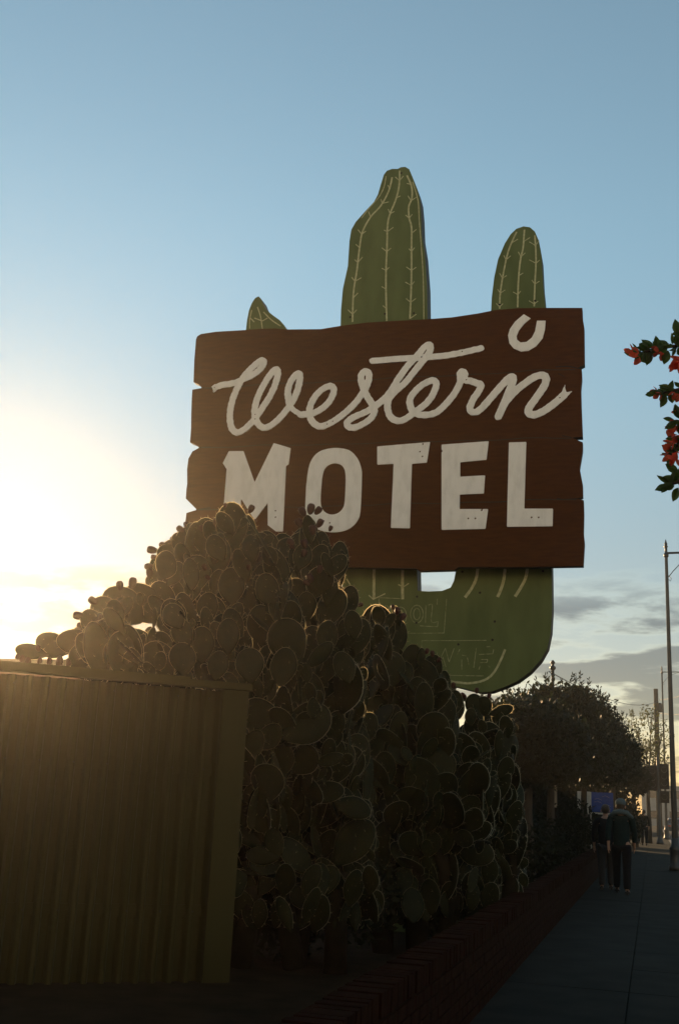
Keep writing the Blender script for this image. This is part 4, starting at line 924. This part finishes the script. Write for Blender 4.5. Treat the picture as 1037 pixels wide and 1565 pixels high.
# ---------------------------------------------------------------- people
def skin_chain(name, joints, edges, mats, parent, root_i=0, sub=2):
    me = bpy.data.meshes.new(name); me.from_pydata([j[:3] for j in joints], edges, [])
    o = bpy.data.objects.new(name, me); C.objects.link(o); o.parent = parent
    sk = o.modifiers.new('skin', 'SKIN'); sk.use_smooth_shade = True
    for i, j in enumerate(joints):
        v = me.skin_vertices[0].data[i]; v.radius = (j[3], j[4] if len(j) > 4 else j[3]); v.use_root = (i == root_i)
    ss_ = o.modifiers.new('sub', 'SUBSURF'); ss_.levels = sub; ss_.render_levels = sub
    me.materials.append(mats); return o
def person(base, rz, label, h, top, legs, hat=None, stride=.22, bag=False):
    root = empty('person', base, rz, label, 'person', 'people walking on the pavement'); k = h / 1.75
    J = lambda *a: tuple(x * k for x in a)
    s = stride
    body = [J(0, 0, .96, .12, .09), J(0, 0, 1.12, .11, .085), J(0, .01, 1.30, .13, .09), J(0, 0, 1.43, .12, .09), J(0, .0, 1.50, .055), J(0, .01, 1.57, .06), J(0, .02, 1.64, .082, .095), J(0, .01, 1.70, .06, .07)]
    ed = [(i, i + 1) for i in range(7)]
    for sg in (-1, 1):
        n = len(body); f = sg * s
        body += [J(sg * .19, 0, 1.42, .055), J(sg * .24, f * .35, 1.16, .043), J(sg * .24, -f * .3 + .12 if False else f * .75 + .04, .93, .032), J(sg * .24, f * .9 + .05, .84, .036, .02)]
        ed += [(3, n), (n, n + 1), (n + 1, n + 2), (n + 2, n + 3)]
        for fi in range(4):      # fingers
            m_ = len(body); xo = sg * .24; yo = f * .9 + .05 + (fi - 1.5) * .02
            body += [J(xo, yo, .79, .0095), J(xo - sg * .012, yo + .004, .75 - .006 * abs(fi - 1.4), .008)]; ed += [(n + 3, m_), (m_, m_ + 1)]
        m_ = len(body); body += [J(sg * .215, f * .9 + .075, .82, .011), J(sg * .205, f * .9 + .085, .78, .009)]; ed += [(n + 3, m_), (m_, m_ + 1)]
        n = len(body); body += [J(sg * .10, -f * .1, .86, .095), J(sg * .10, -f * .65 + .03, .50, .065), J(sg * .10, -f * 1.25 - .02, .10, .042), J(sg * .11, -f * 1.25 + .12, .045, .038, .028)]
        ed += [(0, n), (n, n + 1), (n + 1, n + 2), (n + 2, n + 3)]
    skin_chain('body', body, ed, M['skin'], root)
    ja = [J(0, 0, .80, .165, .13), J(0, 0, .92, .175, .14), J(0, 0, 1.12, .165, .135), J(0, .01, 1.30, .185, .14), J(0, 0, 1.44, .13, .105), J(0, 0, 1.49, .075)]
    je = [(0, 1), (1, 2), (2, 3), (3, 4), (4, 5)]
    for sg in (-1, 1):
        n = len(ja); f = sg * s
        ja += [J(sg * .195, 0, 1.42, .075), J(sg * .245, f * .35, 1.16, .062), J(sg * .245, f * .72 + .035, .95, .05)]; je += [(4, n), (n, n + 1), (n + 1, n + 2)]
    skin_chain('jacket', ja, je, top, root)
    tr = [J(0, 0, .95, .155, .13)]; te = []
    for sg in (-1, 1):
        n = len(tr); f = sg * s
        tr += [J(sg * .10, -f * .1, .85, .112), J(sg * .10, -f * .65 + .03, .50, .082), J(sg * .10, -f * 1.24 - .02, .08, .070)]; te += [(0, n), (n, n + 1), (n + 1, n + 2)]
    skin_chain('trousers', tr, te, legs, root)
    hr = MB(); hr.ball(J(0, -.015, 1.665), (.092 * k, .108 * k, .105 * k), 14); hr.build('hair', M['hair'], root)
    fc = MB(); fc.ball(J(0, .125, 1.62), (.014 * k, .022 * k, .022 * k), 8)
    for sg in (-1, 1): fc.ball(J(sg * .09, .02, 1.62), (.012 * k, .02 * k, .03 * k), 8)
    fc.build('nose_and_ears', M['skin'], root)
    for sg in (-1, 1):
        f = sg * s; sh = MB(); x, y, z = J(sg * .105, -f * 1.25 + .06, .045); sh.box((x, y, z), (.10 * k, .28 * k, .088 * k), 0, None, .03); sh.build('shoe', M['shoe'], root)
    if hat:
        hb = MB(); hb.ball(J(0, -.01, 1.70), (.104 * k, .12 * k, .09 * k), 14); hb.box(J(0, .12, 1.69), (.15 * k, .12 * k, .015), 0, None, .005); hb.build('cap', hat, root)
        hb = MB(); hb.tube([J(-.20, -.02, 1.43), J(-.12, -.09, 1.51), J(0, -.11, 1.53), J(.12, -.09, 1.51), J(.22, -.02, 1.42)], [.04, .05, .055, .05, .035], 10); hb.build('shoulder_rim', hat, root)  # pale band stands for the sky-lit rim of the shoulders
    if bag:
        hb = MB(); hb.box(J(0, -.21, 1.22), (.30 * k, .16 * k, .42 * k), 0, None, .04); hb.build('backpack', M['grey'], root)
    return root
pa = at_height(950, 1366, 0); person(pa, -TH, 'person in dark clothes with a pale blue cap and painted light along the shoulders, nearest on the pavement', 1.76, M['teal'], M['dark'], M['paleblue'])
pa2 = at_height(926, 1360, 0); person(pa2, -TH + .1, 'person in dark jacket and grey trousers left of the one in the pale cap', 1.66, M['dark'], M['grey'], None, -.11)
p3 = at_height(984, 1292, 0); person(p3, -TH, 'person with a grey backpack far along the pavement beside the lamp post base', 1.74, M['dark'], M['dark'], None, .2, True)
p4 = at_height(974, 1289, 0); person(p4, -TH - .2, 'person in brown jacket far along the pavement left of the one with the backpack', 1.66, M['brick'], M['dark'], None, .14)

# ---------------------------------------------------------------- bougainvillea reaching in from the right
rn = random.Random(19); YB = 5.0
bb = at_depth(1180, 1400, YB); bb.z = 0
bo = empty('bougainvillea', bb, 0, 'red flowering bougainvillea branches hanging in at the right edge', 'plant')
st = MB(); lf = MB(); fl = MB()
def L_(px_, py_, dy=0): return at_depth(px_, py_, YB + dy) - bb
st.tube([(0, 0, 0), (.03, .02, 1.5), (-.02, 0, 2.6), L_(1150, 620), L_(1120, 480)], [.06, .05, .045, .035, .025], 9)
def leaf(p, d, l, up=None):
    d = d.normalized(); s = d.cross(Vector((rn.uniform(-.5, .5), -1, rn.uniform(-.6, .6)))).normalized(); n = d.cross(s).normalized()
    pr = [(0, 0), (.14, .14), (.32, .245), (.52, .26), (.72, .19), (.88, .085), (1, 0)]; cv = rn.uniform(-.18, .18)
    v = [p + d * l * a - n * l * (.05 * math.sin(a * 3.1) + cv * a * a) for a, w in pr]
    for sg in (1, -1): v += [p + d * l * a + s * sg * l * w + n * l * (.03 - cv * a * a) for a, w in pr[1:6]]
    fs = []
    for o_ in (7, 12):
        ids = [0] + list(range(o_, o_ + 5)) + [6]; fs += [(i, i + 1, ids[i + 1], ids[i]) if 0 < i < 5 else ((0, 1, ids[1]) if i == 0 else (5, 6, ids[5])) for i in range(6)]
    lf.add(v, fs, 0, True)
def flower(p, d, l):
    fl = MB()
    d = d.normalized(); a0 = rn.uniform(0, 6.28); x = d.orthogonal().normalized(); y = d.cross(x)
    for k in range(3):
        a = a0 + k * 2.09; o_ = (x * math.cos(a) + y * math.sin(a)); t = (x * -math.sin(a) + y * math.cos(a)); e = (d * .8 + o_ * .5).normalized()
        v = [p, p + e * l * .45 + t * l * .36 + o_ * l * .12, p + e * l * .85 + t * l * .22 + o_ * l * .05, p + e * l * 1.05, p + e * l * .85 - t * l * .22 + o_ * l * .05, p + e * l * .45 - t * l * .36 + o_ * l * .12, p + e * l * .5 + o_ * l * .18]
        fl.add(v, [(0, 1, 6), (1, 2, 6), (2, 3, 6), (3, 4, 6), (4, 5, 6), (5, 0, 6)], 0, True)
    fl.build('flower', M['flower'], bo)
K = YB / 1652
branches = [([(1120, 500), (1075, 520), (1037, 528), (1005, 532), (985, 538), (972, 542)], 1, 20), ([(1125, 560), (1075, 582), (1037, 595), (1015, 600), (1002, 601)], 1, 14), ([(1120, 600), (1075, 640), (1045, 660), (1030, 690), (1024, 705)], 1, 16), ([(1120, 660), (1080, 700), (1050, 725), (1032, 738), (1020, 742)], 1, 14), ([(1110, 470), (1080, 490), (1050, 505), (1036, 512)], 1, 10), ([(1120, 630), (1080, 640), (1050, 640), (1036, 643)], 1, 12)]
for pts, _, nl in branches:
    P3 = [L_(x, y, rn.uniform(-.08, .08)) for x, y in pts]; st.tube(P3, [.014] + [.008] * (len(P3) - 2) + [.003], 6)
    for j in range(nl * 3):
        t = rn.random() ** .8 * (len(P3) - 1.01); i = int(t); p = P3[i].lerp(P3[i + 1], t - i); ax = (P3[i + 1] - P3[i]).normalized()
        d = (ax * .5 + Vector((rn.gauss(0, .7), rn.gauss(0, .7), rn.gauss(0, .7)))).normalized(); leaf(p + d * .008, d, rn.uniform(15, 26) * K)
for (x, y, dx, dz, l) in [(975, 540, -1, -.1, 13), (977, 546, -.7, -.7, 12), (966, 538, -1, .4, 12), (1009, 537, -.4, -.9, 13), (1007, 534, -.9, -.2, 11), (1040, 553, -.8, -.3, 18), (1042, 548, -.7, -.8, 18), (1034, 556, -.3, -1, 14), (1003, 598, -1, .1, 9), (1008, 602, -.8, -.8, 11), (1030, 600, -.5, -.8, 10), (1038, 603, -.6, -.6, 11), (1037, 628, -1, .1, 10),
                      (1036, 650, -.9, -.4, 16), (1030, 655, -.8, .4, 13), (1030, 672, -.9, .2, 16), (1026, 678, -.7, -.5, 13), (1024, 690, -1, .2, 14), (1026, 696, -.6, -.9, 14), (1030, 700, -.2, -1, 12), (1033, 665, -.3, -1, 12), (1034, 690, -.2, -1, 13), (1080, 560, -.5, -.5, 18), (1090, 660, -.5, -.5, 18), (1070, 710, -.5, -.5, 18), (1065, 600, -.3, -.5, 18)]:
    flower(L_(x, y, rn.uniform(-.05, .03)), Vector((dx, rn.uniform(-.5, .1), dz)), l * K * 1.25)
for (x, y, dx, dz, l) in [(1000, 531, -1, .45, 21), (1004, 530, -.2, .7, 15), (990, 534, -1, .15, 16), (995, 538, -.3, -1, 20), (986, 538, -.25, -1, 17), (1020, 535, -.3, -1, 22), (1037, 512, -.2, 1, 24), (1012, 600, -1, .1, 18), (1018, 606, -.5, -.8, 17), (1022, 598, .2, .8, 15), (1030, 642, -1, .1, 16), (1036, 668, -1, -.2, 18), (1034, 735, -1, .1, 22), (1030, 742, -1, -.3, 20), (1036, 722, -.8, .5, 20), (1036, 745, -.4, -.9, 22)]:
    leaf(L_(x, y, -.02), Vector((dx, rn.uniform(-.3, .1), dz)), l * K * 1.25)
st.build('branches', M['bark'], bo); lf.build('leaves', M['bleaf'], bo)

# ---------------------------------------------------------------- added haze in the air
HZ = True
if HZ:
    b = MB(); b.box((25, 88, 5.0), (150, 220, 11.6))  # added volume whose scatter imitates warm lens glare round the sun
    hz = b.build('glare_haze', None); hz.data.materials.clear()
    m = bpy.data.materials.new('glare_haze'); m.use_nodes = True; nt = m.node_tree; nt.nodes.clear()
    o_ = nt.nodes.new('ShaderNodeOutputMaterial'); v = nt.nodes.new('ShaderNodeVolumePrincipled')
    v.inputs['Color'].default_value = (1.0, 0.93, 0.82, 1); v.inputs['Density'].default_value = 0.0009; v.inputs['Anisotropy'].default_value = 0.85
    nt.links.new(v.outputs[0], o_.inputs['Volume']); hz.data.materials.append(m); hz['kind'] = 'stuff'
    tag(hz, kind='stuff')
print('tops', [z for _, z in pinfo], z3, z4)
print('pole info', pinfo, 'fence', fa, fb, 'sunel', math.degrees(SUN_EL), math.degrees(SUN_AZ), 'board', P(290, 700, 0), P(890, 700, 0), P(605, 256, 0))
print('wall check', [(at_height(630, 1480, .6).dot(SP), at_height(630, 1480, .6).dot(SD)), (at_height(845, 1335, .6).dot(SP), at_height(845, 1335, .6).dot(SD))])
